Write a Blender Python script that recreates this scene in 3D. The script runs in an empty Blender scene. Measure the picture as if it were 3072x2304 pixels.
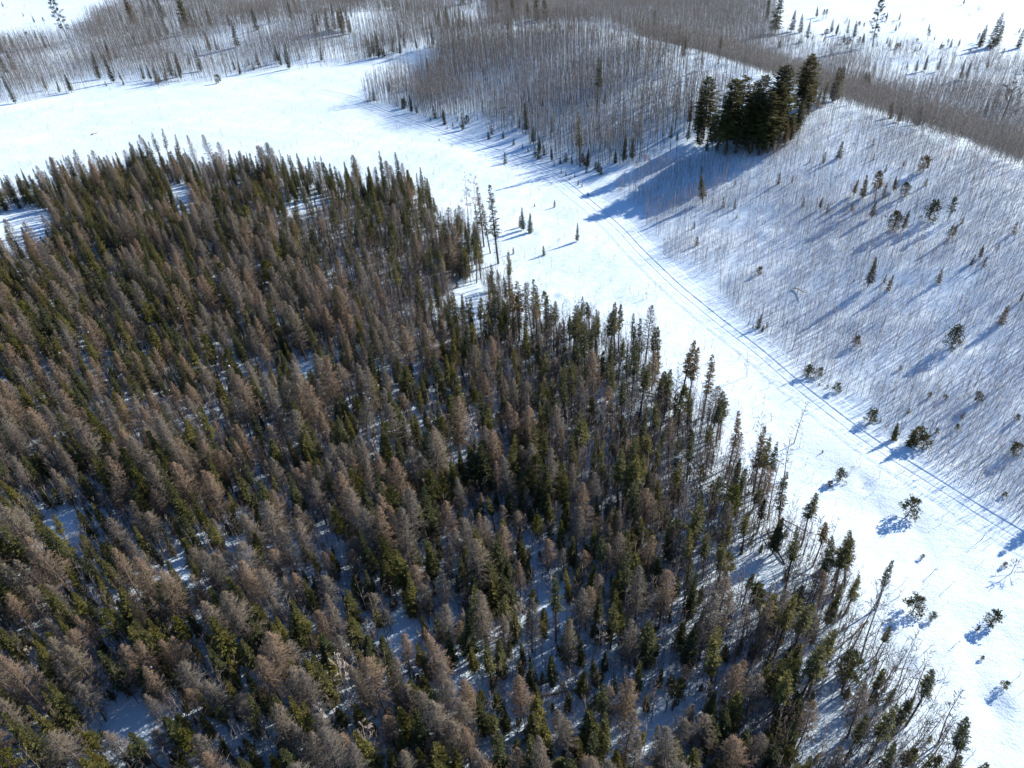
import bpy, math, random
import numpy as np
from mathutils import Matrix, Vector

# ------------------------------------------------------------------ camera, world, sun, exposure
SC = bpy.context.scene
COL = SC.collection
H = 80.0                                   # height of the drone above the open snow
FP = 2140.0                                # focal length in photo pixels (3072 wide)
CX, CY = 1536.0, 1152.0
NAD = np.array([1720.0 - CX, 4000.0 - CY, FP]); NAD /= np.linalg.norm(NAD)
UPV = -NAD
FWV = np.array([0, 0, 1.0]) - UPV * UPV[2]; FWV /= np.linalg.norm(FWV)
RTV = np.cross(FWV, UPV)
if RTV[0] < 0: RTV = -RTV
R3 = np.stack([RTV, FWV, UPV])             # image space (x right, y down, z forward) -> world
cam_d = bpy.data.cameras.new('camera'); cam = bpy.data.objects.new('camera', cam_d); COL.objects.link(cam)
cam_d.sensor_width = 36.0; cam_d.lens = 36.0 * FP / 3072.0; cam_d.clip_start = 0.5; cam_d.clip_end = 20000
cr, cdn, cf = R3[:, 0], R3[:, 1], R3[:, 2]
cam.matrix_world = Matrix(((cr[0], -cdn[0], -cf[0], 0), (cr[1], -cdn[1], -cf[1], 0), (cr[2], -cdn[2], -cf[2], H), (0, 0, 0, 1)))
SC.camera = cam

SUN_AZ = math.radians(62.0)                # clockwise from the view direction (+Y)
SUN_EL = math.radians(30.0)
world = bpy.data.worlds.new('World'); SC.world = world; world.use_nodes = True
wn = world.node_tree; bg = wn.nodes['Background']
sky = wn.nodes.new('ShaderNodeTexSky'); sky.sky_type = 'NISHITA'; sky.sun_disc = False
sky.sun_elevation = SUN_EL; sky.sun_rotation = SUN_AZ
sky.altitude = 300; sky.air_density = 1.0; sky.dust_density = 0.0; sky.ozone_density = 6.0
wn.links.new(sky.outputs[0], bg.inputs[0]); bg.inputs[1].default_value = 0.098
sd = bpy.data.lights.new('sun', 'SUN'); sun = bpy.data.objects.new('sun', sd); COL.objects.link(sun)
sd.energy = 5.0; sd.angle = math.radians(0.53); sd.color = (1.0, 0.87, 0.76)
sv = Vector((math.sin(SUN_AZ) * math.cos(SUN_EL), math.cos(SUN_AZ) * math.cos(SUN_EL), math.sin(SUN_EL)))
sun.rotation_euler = sv.to_track_quat('Z', 'Y').to_euler()
SC.view_settings.view_transform = 'Standard'; SC.view_settings.look = 'None'
SC.view_settings.exposure = 0.76; SC.view_settings.gamma = 1.0; SC.view_settings.use_curve_mapping = False
SC.render.engine = 'CYCLES'
SC.cycles.max_bounces = 5; SC.cycles.diffuse_bounces = 3; SC.cycles.glossy_bounces = 2; SC.cycles.transmission_bounces = 2

rng = np.random.default_rng(11); random.seed(11)

# ------------------------------------------------------------------ projection
def ray(px, py):
    v = R3 @ np.array([px - CX, py - CY, FP]); return v / np.linalg.norm(v)
def at0(px, py, z=0.0):
    v = ray(px, py); t = (z - H) / v[2]; return np.array([v[0] * t, v[1] * t])
def project(P):
    P = np.asarray(P, float); q = (P - np.array([0, 0, H])) @ R3
    w = np.where(q[..., 2] > 1e-3, q[..., 2], 1e-3)
    return CX + FP * q[..., 0] / w, CY + FP * q[..., 1] / w, q[..., 2]

# ------------------------------------------------------------------ terrain
def polyline(pts, n=160):
    pts = np.asarray(pts, float)
    s = np.r_[0, np.cumsum(np.hypot(*np.diff(pts[:, :2], axis=0).T))]
    u = np.linspace(0, s[-1], n)
    out = np.stack([np.interp(u, s, pts[:, k]) for k in range(pts.shape[1])], 1)
    for _ in range(3):
        out[1:-1] = (out[:-2] + 2 * out[1:-1] + out[2:]) / 4
    return out
ROAD_PX = [(4300, 2330), (3500, 1850), (3072, 1618), (2900, 1510), (2700, 1385), (2560, 1290), (2400, 1165), (2260, 1045), (2140, 955), (2040, 870),
           (1930, 765), (1840, 670), (1760, 600), (1690, 545), (1640, 512), (1560, 478), (1470, 447), (1380, 415), (1290, 385), (1200, 352), (1120, 320),
           (1060, 292), (960, 270)]
ROAD = polyline([at0(*p) for p in ROAD_PX], 110)
RIDGE_PX = [(1120, 175, 0.5), (1250, 140, 3), (1450, 100, 8), (1640, 76, 12), (1800, 88, 14), (2040, 150, 14.5), (2260, 225, 14), (2480, 310, 13.5), (2750, 405, 13), (3072, 520, 13), (3700, 760, 13), (4600, 1150, 13)]
RIDGE = polyline([(*at0(px, py, z), z) for px, py, z in RIDGE_PX], 80)
def dist_poly(P, L):
    """distance, index, signed side (positive = right of the line's travel)"""
    P = np.atleast_2d(P); n = len(P); best = np.full(n, 1e12); idx = np.zeros(n, int); side = np.zeros(n)
    a = L[:-1, :2]; b = L[1:, :2]; d = b - a; dd = (d ** 2).sum(1)
    for i0 in range(0, n, 20000):
        p = P[i0:i0 + 20000]
        t = np.clip(((p[:, None] - a) * d).sum(2) / dd, 0, 1)
        q = a + t[..., None] * d; e = p[:, None] - q; D = (e ** 2).sum(2)
        k = D.argmin(1); r = np.arange(len(p))
        best[i0:i0 + 20000] = D[r, k]; idx[i0:i0 + 20000] = k
        side[i0:i0 + 20000] = d[k, 0] * e[r, k, 1] - d[k, 1] * e[r, k, 0]
    return np.sqrt(best), idx, np.sign(side)
def smooth(t): t = np.clip(t, 0, 1); return t * t * (3 - 2 * t)
_w = [(rng.normal(0, 1, 2), rng.uniform(0, 6.28)) for _ in range(42)]
_w = [(v / np.linalg.norm(v), p) for v, p in _w]
def waves(x, y, lam, k0, k1):
    s = 0
    for i in range(k0, k1):
        (vx, vy), p = _w[i]; l = lam * (0.6 + 0.9 * ((i * 0.618) % 1))
        s = s + np.sin((x * vx + y * vy) * 6.283 / l + p)
    return s / math.sqrt(k1 - k0)
DENTS = [(px, py, r, dz) for px, py, r, dz in [
    (2150, 872, 2.2, -0.9), (2100, 842, 1.6, -.6), (1930, 760, 1.8, -.7), (2395, 1112, 2.2, -.9), (2588, 1430, .9, -.45), (2598, 1455, .9, -.45), (2350, 1215, 2.0, -.5),
    (2310, 1195, 1.5, -.4), (1600, 680, 1.5, .5), (1620, 700, 1.2, .4), (1690, 880, 1.6, .5), (1640, 870, 1.3, .4), (2290, 1390, 1.5, -.6), (2840, 1440, 2.0, -.6), (1580, 655, 1.2, .4),
    (2720, 2010, 1.6, -.4), (2980, 2120, 1.8, -.4), (1370, 415, 2.2, .5), (1430, 412, 2.5, .5), (2290, 745, 1.7, .6), (2480, 800, 1.6, .5)]]
_d = np.array([[*at0(px, py), r, dz] for px, py, r, dz in DENTS])
def terrain(x, y, fine=True):
    x = np.asarray(x, float); y = np.asarray(y, float); sh = x.shape; x = x.ravel(); y = y.ravel()
    P = np.stack([x, y], 1)
    dr, _, sr = dist_poly(P, ROAD); dg, ig, sg = dist_poly(P, RIDGE)
    hr = RIDGE[ig, 2]
    # the road runs away from the camera, the hill is on its right; the ridge runs towards the camera
    right = sr < 0; behind = (sg > 0)
    foot = np.clip(dr - 3.0, 0, None)
    t = foot / (foot + dg + 1e-6)
    front = hr * (0.35 * smooth(t) + 0.65 * np.sin(np.clip(t, 0, 1) * math.pi / 2) ** 1.35)
    back = hr - 0.34 * np.maximum(0, np.sqrt(dg ** 2 + 36) - 6)
    floor = -5.0
    back = floor + np.logaddexp(0, (back - floor) * 1.2) / 1.2
    z = np.where(behind, back, np.where(right, front, 0.0))
    far = smooth((np.hypot(x, y) - 900) / 600)
    z = z * (1 - far)
    near_road = smooth((dr - 4.2) / 8)
    und = 0.3 * waves(x, y, 60, 0, 8)
    # mound in the wood on the far left
    m = at0(900, 40, 6)
    z = z + 7.0 * np.exp(-(((x - m[0]) / 70) ** 2 + ((y - m[1]) / 55) ** 2))
    bank = 0.55 * np.exp(-((dr - 5.5) / 1.8) ** 2) * right * (0.6 + 0.4 * waves(x, y, 14, 8, 12)) * smooth((340 - y) / 60)
    z = z + (und + bank) * near_road
    rough = np.where(right & ~behind, 1.25, 0.8)
    z = z + near_road * rough * (0.10 * waves(x, y, 9, 12, 22) + 0.05 * waves(x, y, 3.6, 22, 34)) * smooth((500 - np.hypot(x, y)) / 200)
    for dx, dy, r, dz in _d:
        z = z + near_road * dz * np.exp(-(((x - dx) ** 2 + (y - dy) ** 2) / r ** 2) ** 1.5)
    return z.reshape(sh)
def drop(px, py):
    """where the view ray of a photo pixel meets the ground"""
    v = ray(px, py); t = np.linspace((H - 24) / -v[2], (H + 9) / -v[2], 90)
    P = v[None] * t[:, None]; P[:, 2] += H
    z = terrain(P[:, 0], P[:, 1]); k = np.argmax(P[:, 2] < z)
    if k == 0: k = len(t) - 1
    t0, t1 = t[k - 1], t[k]
    for _ in range(3):
        tt = np.linspace(t0, t1, 12); Q = v[None] * tt[:, None]; Q[:, 2] += H
        j = int(np.argmax(Q[:, 2] < terrain(Q[:, 0], Q[:, 1]))); j = max(j, 1); t0, t1 = tt[j - 1], tt[j]
    q = v * t1; return np.array([q[0], q[1], q[2] + H])

# ------------------------------------------------------------------ materials
def mat(name, rough=0.9):
    m = bpy.data.materials.new(name); m.use_nodes = True; n = m.node_tree.nodes; b = n['Principled BSDF']
    b.inputs['Roughness'].default_value = rough
    b.inputs['Specular IOR Level'].default_value = 0.2
    return m, n, m.node_tree.links, b
def snow_mat():
    m, n, l, b = mat('snow', 0.75)
    tc = n.new('ShaderNodeTexCoord')
    n1 = n.new('ShaderNodeTexNoise'); n1.inputs['Scale'].default_value = 0.07; n1.inputs['Detail'].default_value = 6
    n2 = n.new('ShaderNodeTexNoise'); n2.inputs['Scale'].default_value = 0.9; n2.inputs['Detail'].default_value = 8; n2.inputs['Roughness'].default_value = 0.65
    n3 = n.new('ShaderNodeTexNoise'); n3.inputs['Scale'].default_value = 3.5; n3.inputs['Detail'].default_value = 4
    mp = n.new('ShaderNodeMapping'); mp.inputs['Rotation'].default_value = (0, 0, 0.6); mp.inputs['Scale'].default_value = (0.5, .8, 1)
    l.new(tc.outputs['Object'], n1.inputs['Vector']); l.new(tc.outputs['Object'], mp.inputs['Vector'])
    l.new(mp.outputs[0], n2.inputs['Vector']); l.new(tc.outputs['Object'], n3.inputs['Vector'])
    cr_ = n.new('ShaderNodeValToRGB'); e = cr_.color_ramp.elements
    e[0].position = 0.35; e[0].color = (0.61, 0.80, 0.95, 1); e[1].position = 0.65; e[1].color = (0.68, 0.85, 0.98, 1)  # snow tinted blue so that its shaded parts turn azure
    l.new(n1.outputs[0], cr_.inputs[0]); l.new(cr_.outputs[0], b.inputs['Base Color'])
    ad = n.new('ShaderNodeMath'); ad.operation = 'MULTIPLY_ADD'; ad.inputs[1].default_value = 0.35
    l.new(n3.outputs[0], ad.inputs[0]); l.new(n2.outputs[0], ad.inputs[2])
    bp = n.new('ShaderNodeBump'); bp.inputs['Strength'].default_value = 0.5; bp.inputs['Distance'].default_value = 0.45
    l.new(ad.outputs[0], bp.inputs['Height']); l.new(bp.outputs[0], b.inputs['Normal'])
    return m
def plant_mat(name, rough=0.85, grain=0.35, scale=6.0, transl=0.0, inst=False):
    m, n, l, b = mat(name, rough)
    at = n.new('ShaderNodeAttribute'); at.attribute_name = 'tint'
    oi = n.new('ShaderNodeObjectInfo')
    mx = n.new('ShaderNodeMix'); mx.data_type = 'RGBA'; mx.blend_type = 'MULTIPLY'; mx.inputs[0].default_value = 1
    l.new(at.outputs['Color'], mx.inputs[6])
    if inst:
        ia = n.new('ShaderNodeAttribute'); ia.attribute_type = 'INSTANCER'; ia.attribute_name = 'itint'; l.new(ia.outputs['Color'], mx.inputs[7])
    else: l.new(oi.outputs['Color'], mx.inputs[7])
    tc = n.new('ShaderNodeTexCoord'); no = n.new('ShaderNodeTexNoise'); no.inputs['Scale'].default_value = scale; no.inputs['Detail'].default_value = 3
    l.new(tc.outputs['Object'], no.inputs['Vector'])
    mr = n.new('ShaderNodeMapRange'); mr.inputs['From Min'].default_value = 0.3; mr.inputs['From Max'].default_value = 0.7
    mr.inputs['To Min'].default_value = 1 - grain; mr.inputs['To Max'].default_value = 1 + grain
    l.new(no.outputs[0], mr.inputs[0])
    m2 = n.new('ShaderNodeMix'); m2.data_type = 'RGBA'; m2.blend_type = 'MULTIPLY'; m2.inputs[0].default_value = 1
    l.new(mx.outputs[2], m2.inputs[6]); l.new(mr.outputs[0], m2.inputs[7])
    l.new(m2.outputs[2], b.inputs['Base Color'])
    if transl:
        tr = n.new('ShaderNodeBsdfTranslucent'); ms = n.new('ShaderNodeMixShader'); ms.inputs[0].default_value = transl
        l.new(m2.outputs[2], tr.inputs[0]); l.new(b.outputs[0], ms.inputs[1]); l.new(tr.outputs[0], ms.inputs[2])
        l.new(ms.outputs[0], n['Material Output'].inputs[0])
    return m
M_SNOW = snow_mat()
M_NEEDLE = plant_mat('needles', 0.6, 0.35, 3.0, 0.25)
M_TWIG = plant_mat('twigs', 0.9, 0.2, 5.0)
M_BARK = plant_mat('bark', 0.9, 0.35, 4.0)
M_NEEDLE_I = plant_mat('needles_mass', 0.6, 0.35, 3.0, 0.25, True)
M_TWIG_I = plant_mat('twigs_mass', 0.9, 0.2, 5.0, 0, True)

# ------------------------------------------------------------------ mesh building
class MB:
    """collects shapes as numpy chunks; quads and tris as loops of fixed size"""
    def __init__(s): s.v = []; s.t = []; s.c = []; s.n = 0
    def add(s, v, t, c):
        v = np.asarray(v, np.float32); s.v.append(v); s.t.append(np.asarray(t, np.int32) + s.n)
        c = np.asarray(c, np.float32)
        s.c.append(np.broadcast_to(c, (len(v), 3)).astype(np.float32)); s.n += len(v)
    def arrays(s):
        if not s.v: return np.zeros((0, 3), np.float32), np.zeros((0, 3), np.int32), np.zeros((0, 3), np.float32)
        return np.concatenate(s.v), np.concatenate(s.t), np.concatenate(s.c)
def mesh_from(name, V, T, C, m):
    me = bpy.data.meshes.new(name); nv, nt = len(V), len(T)
    me.vertices.add(nv); me.vertices.foreach_set('co', np.ascontiguousarray(V, np.float32).ravel())
    me.loops.add(nt * 3); me.loops.foreach_set('vertex_index', np.ascontiguousarray(T, np.int32).ravel())
    me.polygons.add(nt); me.polygons.foreach_set('loop_start', np.arange(nt, dtype=np.int32) * 3)
    me.update(calc_edges=True)
    if C is not None:
        ca = me.color_attributes.new('tint', 'FLOAT_COLOR', 'POINT')
        ca.data.foreach_set('color', np.concatenate([C, np.ones((nv, 1), np.float32)], 1).astype(np.float32).ravel())
    me.materials.append(m); return me
def norm(v): return v / (np.linalg.norm(v, axis=-1, keepdims=True) + 1e-9)
def spikes(mb, A, B, w, c):
    """tapered three-sided twigs from A to B"""
    A = np.asarray(A, float).reshape(-1, 3); B = np.asarray(B, float).reshape(-1, 3); n = len(A); w = np.broadcast_to(w, n)
    d = norm(B - A); ref = np.where(np.abs(d[:, 2:3]) > .9, np.array([[1., 0, 0]]), np.array([[0, 0, 1.]]))
    u = norm(np.cross(d, ref)); q = np.cross(d, u)
    V = np.empty((n, 4, 3))
    for k in range(3):
        a = k * 2.0944; V[:, k] = A + (u * math.cos(a) + q * math.sin(a)) * w[:, None] / 2
    V[:, 3] = B
    T = np.array([[0, 1, 3], [1, 2, 3], [2, 0, 3]])[None] + (np.arange(n) * 4)[:, None, None]
    c = np.asarray(c, float); c = np.repeat(np.broadcast_to(c, (n, 3)), 4, 0)
    mb.add(V.reshape(-1, 3), T.reshape(-1, 3), c)
def blades(mb, P, D, L, W, c, N=None):
    """folded leaf-like sprays of needles: four points, two faces"""
    P = np.asarray(P, float).reshape(-1, 3); n = len(P); D = norm(np.asarray(D, float).reshape(-1, 3)); L = np.broadcast_to(L, n)[:, None]; W = np.broadcast_to(W, n)[:, None]
    N = norm(rng.normal(0, 1, (n, 3)) + (np.array([0, 0, 1.4]) if N is None else N))
    s = norm(np.cross(D, N)); up = np.cross(s, D)
    V = np.stack([P, P + D * L * .45 + s * W * .5 - up * W * .18, P + D * L, P + D * L * .45 - s * W * .5 - up * W * .18], 1)
    T = np.array([[0, 1, 2], [0, 2, 3]])[None] + (np.arange(n) * 4)[:, None, None]
    c = np.repeat(np.broadcast_to(np.asarray(c, float), (n, 3)), 4, 0)
    mb.add(V.reshape(-1, 3), T.reshape(-1, 3), c)
def tube(mb, path, rad, c, sides=6):
    path = np.asarray(path, float); n = len(path); rad = np.broadcast_to(rad, n)
    d = norm(np.gradient(path, axis=0)); ref = np.array([0, 1., 0]) if abs(d[0][1]) < .8 else np.array([1., 0, 0])
    V = []
    for i in range(n):
        u = norm(np.cross(d[i], ref)); q = np.cross(d[i], u)
        for k in range(sides):
            a = k * 6.2832 / sides; V.append(path[i] + (u * math.cos(a) + q * math.sin(a)) * rad[i])
    T = []
    for i in range(n - 1):
        for k in range(sides):
            a, b_ = i * sides + k, i * sides + (k + 1) % sides
            T += [[a, b_, b_ + sides], [a, b_ + sides, a + sides]]
    mb.add(V, T, c)

def trunk_path(h, r, bend, n=7):
    z = np.linspace(-0.4, h, n); ph = rng.uniform(0, 6.28)
    off = bend * (np.clip(z, 0, None) / h) ** 1.6
    wob = 0.012 * h * np.sin(z / h * 5 + ph)
    return np.stack([off * math.cos(ph) + wob, off * math.sin(ph) - wob * .6, z], 1), r * (1 - z.clip(0) / h * 0.93)
def on_trunk(path, z):
    return np.stack([np.interp(z, path[:, 2], path[:, 0]), np.interp(z, path[:, 2], path[:, 1]), z], -1)

BARK_C = {'spruce': (0.10, 0.08, 0.065), 'larch': (0.16, 0.12, 0.095), 'pine': (0.17, 0.11, 0.075), 'birch': (0.68, 0.65, 0.60), 'aspen': (0.25, 0.25, 0.235), 'dead': (0.21, 0.18, 0.16)}

def make_spruce(h, cb, R, whorls, nb, nside, bl, power=0.85, dark=1.0, spire=0.0, gappy=0.15, lowtwigs=10):
    tb, cb_ = MB(), MB()
    path, rad = trunk_path(h, 0.012 * h + .03, rng.uniform(0, .03) * h)
    tube(tb, path, rad, BARK_C['spruce'], 6)
    z0 = cb * h
    A, B, Wd = [], [], []; P, D, L, W, C = [], [], [], [], []
    for i in range(whorls):
        t = (i + rng.uniform(-.3, .3)) / whorls; t = min(max(t, 0), .985)
        z = z0 + (h - z0) * t
        r = R * ((1 - t) ** power) * (1 - spire * math.sin(math.pi * t)) * min(1, .55 + t * 4)
        k = nb - (2 if t > .75 else 0); a0 = rng.uniform(0, 6.28)
        for j in range(k):
            if rng.random() < gappy: continue
            a = a0 + j * 6.283 / k + rng.normal(0, .25); rr = max(.12, r * rng.uniform(.5, 1.22))
            el = (-0.38 + 0.75 * t ** 1.2) + rng.normal(0, .1)
            o = on_trunk(path, np.array(z)); d = np.array([math.cos(a) * math.cos(el), math.sin(a) * math.cos(el), math.sin(el)])
            tip = o + d * rr + np.array([0, 0, .10 * rr])
            A.append(o); B.append(tip); Wd.append(.05)
            side = np.array([-math.sin(a), math.cos(a), 0])
            s = np.linspace(.22, .95, nside) + rng.normal(0, .04, nside)
            tone = rng.uniform(.75, 1.2)
            for q in s:
                if rng.random() < .08: continue
                c0 = o + (tip - o) * q
                for sg in (-1, 1):
                    P.append(c0); D.append(d * .75 + side * sg * rng.uniform(.5, 1.0) + np.array([0, 0, rng.uniform(-.35, .1)]))
                    ln = bl * (0.55 + rr * .32) * (1.15 - q * .5) * rng.uniform(.7, 1.25)
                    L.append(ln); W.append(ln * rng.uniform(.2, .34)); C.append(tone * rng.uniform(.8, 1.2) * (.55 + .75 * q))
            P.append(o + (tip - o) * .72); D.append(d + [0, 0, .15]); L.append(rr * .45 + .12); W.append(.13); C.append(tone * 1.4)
    top = on_trunk(path, np.array(h - .1))
    for j in range(5):
        a = rng.uniform(0, 6.28); P.append(top - [0, 0, rng.uniform(.1, .7)]); D.append([math.cos(a) * .4, math.sin(a) * .4, 1]); L.append(.5); W.append(.14); C.append(1.2)
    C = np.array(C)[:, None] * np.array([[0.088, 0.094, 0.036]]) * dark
    # sprays darken inwards, tips brighter: shadow and highlight put into the colour
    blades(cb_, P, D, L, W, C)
    spikes(cb_, A, B, Wd, (0.09, 0.075, 0.06))
    if lowtwigs:
        z = rng.uniform(.12 * h, max(z0, .2 * h), lowtwigs); a = rng.uniform(0, 6.28, lowtwigs); o = on_trunk(path, z)
        ln = R * rng.uniform(.3, .95, lowtwigs); e = o + np.stack([np.cos(a) * ln, np.sin(a) * ln, -ln * rng.uniform(-.1, .35, lowtwigs)], 1)
        spikes(cb_, o, e, .045, (0.14, 0.12, 0.105))
        q = rng.uniform(.3, 1, (lowtwigs, 3)); b = (o[:, None] + (e - o)[:, None] * q[..., None]).reshape(-1, 3)
        spikes(cb_, b, b + rng.normal(0, .3, b.shape) * R * .6, .035, (0.13, 0.11, 0.10))
    return tb, cb_
def make_larch(h, cb, R, nbr, ntw, tw, shape=1.0):
    tb, cw = MB(), MB()
    path, rad = trunk_path(h, 0.0105 * h + .03, rng.uniform(0, .035) * h)
    tube(tb, path, rad, BARK_C['larch'], 6)
    t = (np.arange(nbr) + rng.uniform(0, 1, nbr)) / nbr
    t = t ** .92; z = (cb + (0.985 - cb) * t) * h
    prof = np.where(t < .22, .55 + t / .22 * .45, ((1 - t) / .78) ** (.72 * shape))
    ln = R * prof * rng.uniform(.6, 1.12, nbr) + .12
    az = np.arange(nbr) * 2.4 + rng.normal(0, .35, nbr); el = -.12 + .75 * t + rng.normal(0, .12, nbr)
    o = on_trunk(path, z); d = np.stack([np.cos(az) * np.cos(el), np.sin(az) * np.cos(el), np.sin(el)], 1)
    tip = o + d * ln[:, None] + np.array([0, 0, 1]) * (ln * .12)[:, None]
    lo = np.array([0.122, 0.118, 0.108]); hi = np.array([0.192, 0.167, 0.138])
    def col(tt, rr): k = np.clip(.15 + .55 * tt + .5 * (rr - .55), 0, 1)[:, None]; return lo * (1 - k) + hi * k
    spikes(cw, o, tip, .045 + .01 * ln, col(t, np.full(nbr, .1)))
    q = rng.uniform(.2, 1.0, (nbr, ntw)); base = o[:, None] + (tip - o)[:, None] * q[..., None]
    dd = norm(d[:, None] * .9 + rng.normal(0, .62, (nbr, ntw, 3)) + np.array([0, 0, .12]))
    tl = (.22 + .42 * ln[:, None] * (1.1 - q * .6)) * rng.uniform(.5, 1.2, (nbr, ntw))
    e = base + dd * tl[..., None]
    tt = np.repeat(t, ntw)
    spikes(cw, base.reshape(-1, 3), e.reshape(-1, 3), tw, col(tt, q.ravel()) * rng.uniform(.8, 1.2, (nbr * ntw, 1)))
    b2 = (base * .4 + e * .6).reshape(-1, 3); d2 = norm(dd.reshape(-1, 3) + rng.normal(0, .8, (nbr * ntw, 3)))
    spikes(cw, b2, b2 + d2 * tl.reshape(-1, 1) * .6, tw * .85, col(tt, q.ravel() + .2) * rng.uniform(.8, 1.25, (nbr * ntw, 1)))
    return tb, cw
def make_pine(h, cb, R, nbr, ncl, nbl, bl=.42, dark=(0.085, 0.095, 0.03)):
    tb, cw = MB(), MB()
    path, rad = trunk_path(h, 0.011 * h + .04, rng.uniform(0, .06) * h)
    tube(tb, path, rad, BARK_C['pine'], 6)
    P, D, L, W, C, A, B, WD = [], [], [], [], [], [], [], []
    for i in range(nbr):
        t = (i + rng.random()) / nbr; z = (cb + (.97 - cb) * t) * h; a = i * 2.4 + rng.normal(0, .4)
        ln = R * (.35 + .65 * math.sin(math.pi * min(1, .25 + t * .8))) * rng.uniform(.6, 1.2); el = .05 + .7 * t + rng.normal(0, .15)
        o = on_trunk(path, np.array(z)); d = np.array([math.cos(a) * math.cos(el), math.sin(a) * math.cos(el), math.sin(el)])
        A.append(o); B.append(o + d * ln); WD.append(.09)
        for q in np.linspace(.5, 1.0, ncl):
            c0 = o + d * ln * q + rng.normal(0, .12, 3); tone = rng.uniform(.7, 1.25)
            v = norm(rng.normal(0, 1, (nbl, 3)) + d * .5 + [0, 0, .5])
            for k in range(nbl):
                P.append(c0 + v[k] * .08); D.append(v[k]); L.append(bl * rng.uniform(.7, 1.3)); W.append(bl * .3); C.append(tone * rng.uniform(.8, 1.2))
    if h > 5:
        z = rng.uniform(.1 * h, cb * h + .1, 40); a = rng.uniform(0, 6.28, 40); o = on_trunk(path, z); ln = R * rng.uniform(.3, .9, 40); e = o + np.stack([np.cos(a) * ln, np.sin(a) * ln, ln * .1], 1)
        spikes(cw, o, e, .05, (0.13, 0.11, 0.10)); b = np.repeat((o + e) / 2, 3, 0); spikes(cw, b, b + rng.normal(0, .4, b.shape), .035, (0.13, 0.11, 0.10))
    blades(cw, P, D, L, W, np.array(C)[:, None] * np.array([dark]))
    spikes(cw, A, B, WD, (0.13, 0.10, 0.075))
    return tb, cw
def make_bare(h, spread, lv, bark, tw=.045, r0=None, start=.3, nsub=7, ntw=5, upr=1.0, c2=None):
    """leafless broad-leaved tree: leader, ascending limbs, branchlets, twigs"""
    tb, cw = MB(), MB()
    path, rad = trunk_path(h, r0 or (0.008 * h + .03), rng.uniform(.02, .08) * h)
    tube(tb, path, rad, bark, 5)
    c2 = bark if c2 is None else c2
    t = (np.arange(lv) + rng.uniform(0, 1, lv)) / lv; z = (start + (.97 - start) * t) * h
    az = np.arange(lv) * 2.4 + rng.normal(0, .4, lv); ln = spread * (1.05 - .75 * t) * rng.uniform(.6, 1.15, lv)
    el = (.55 + .35 * t) * upr + rng.normal(0, .12, lv)
    o = on_trunk(path, z); d = np.stack([np.cos(az) * np.cos(el), np.sin(az) * np.cos(el), np.sin(el)], 1); tip = o + d * ln[:, None]
    mid = o + d * ln[:, None] * .5 + rng.normal(0, .04, (lv, 3)) * ln[:, None]
    w = np.clip(.026 * ln, .035, .2)
    for i in range(lv):
        tube(cw, [o[i], mid[i], tip[i] + [0, 0, .12 * ln[i]]], [w[i] / 2, w[i] * .36, .01], c2, 3)
    q = rng.uniform(.3, 1, (lv, nsub)); b = o[:, None] + (tip - o)[:, None] * q[..., None]
    dd = norm(d[:, None] + rng.normal(0, .5, (lv, nsub, 3)) + [0, 0, .25]); sl = ln[:, None] * (.62 - .3 * q) * rng.uniform(.6, 1.2, (lv, nsub))
    e = b + dd * sl[..., None]; spikes(cw, b.reshape(-1, 3), e.reshape(-1, 3), tw * 1.4, c2)
    if ntw:
        q2 = rng.uniform(.3, 1, (lv * nsub, ntw)); bb = b.reshape(-1, 1, 3) + (e - b).reshape(-1, 1, 3) * q2[..., None]
        d3 = norm(dd.reshape(-1, 1, 3) + rng.normal(0, .55, (lv * nsub, ntw, 3)) + [0, 0, .2])
        spikes(cw, bb.reshape(-1, 3), (bb + d3 * (sl.reshape(-1, 1, 1) * .55)).reshape(-1, 3), tw, np.array(c2) * .85)
    return tb, cw

# ------------------------------------------------------------------ kinds: (full variants, light variants)
def finish(kind, pair, mt):
    tb, cw = pair; a = tb.arrays(); b = cw.arrays()
    return dict(h=float(max(a[0][:, 2].max(), b[0][:, 2].max())), trunk=a, crown=b, mt=mt,
                tm=mesh_from(kind + '_trunk', *a, M_BARK), cm=mesh_from(kind + '_crown', *b, mt))
def light(kind, pair):
    tb, cw = pair; a = tb.arrays(); b = cw.arrays(); return dict(h=float(a[0][:, 2].max()), trunk=a, crown=b)
U = rng.uniform
K = {}
K['spruce'] = [finish('spruce', make_spruce(12, U(.06, .22), U(1.5, 2.2), 38, 8, 7, .56, power=U(.75, 1.05), gappy=U(.12, .28)), M_NEEDLE) for _ in range(9)]
K['fir'] = [finish('fir', make_spruce(12, U(.04, .12), U(2.2, 2.8), 36, 9, 8, .62, power=U(.7, .9), gappy=.25), M_NEEDLE) for _ in range(5)]
K['slender'] = [finish('slender', make_spruce(14, U(.36, .6), U(.95, 1.5), 32, 7, 6, .5, power=U(.45, .75), gappy=.38, lowtwigs=70), M_NEEDLE) for _ in range(7)]
K['young'] = [finish('young', make_spruce(4, .06, U(.85, 1.2), 16, 7, 6, .42, power=.95, gappy=.22, lowtwigs=0), M_NEEDLE) for _ in range(4)]
K['cedar'] = [finish('cedar', make_spruce(15, U(.05, .2), U(2.4, 3.1), 40, 9, 8, .66, power=U(.38, .5), gappy=.2, dark=.78), M_NEEDLE) for _ in range(4)]
K['pine'] = [finish('pine', make_pine(12, U(.35, .5), U(1.4, 2.0), 38, 4, 16, .36), M_NEEDLE) for _ in range(5)]
K['bigpine'] = [finish('bigpine', make_pine(20, .3, 2.9, 36, 4, 14, .6, (0.065, 0.075, 0.03)), M_NEEDLE) for _ in range(2)]
K['bush'] = [finish('bush', make_pine(2.6, .08, 1.15, 22, 3, 11, .34, (0.075, 0.085, 0.03)), M_NEEDLE) for _ in range(3)]
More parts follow.
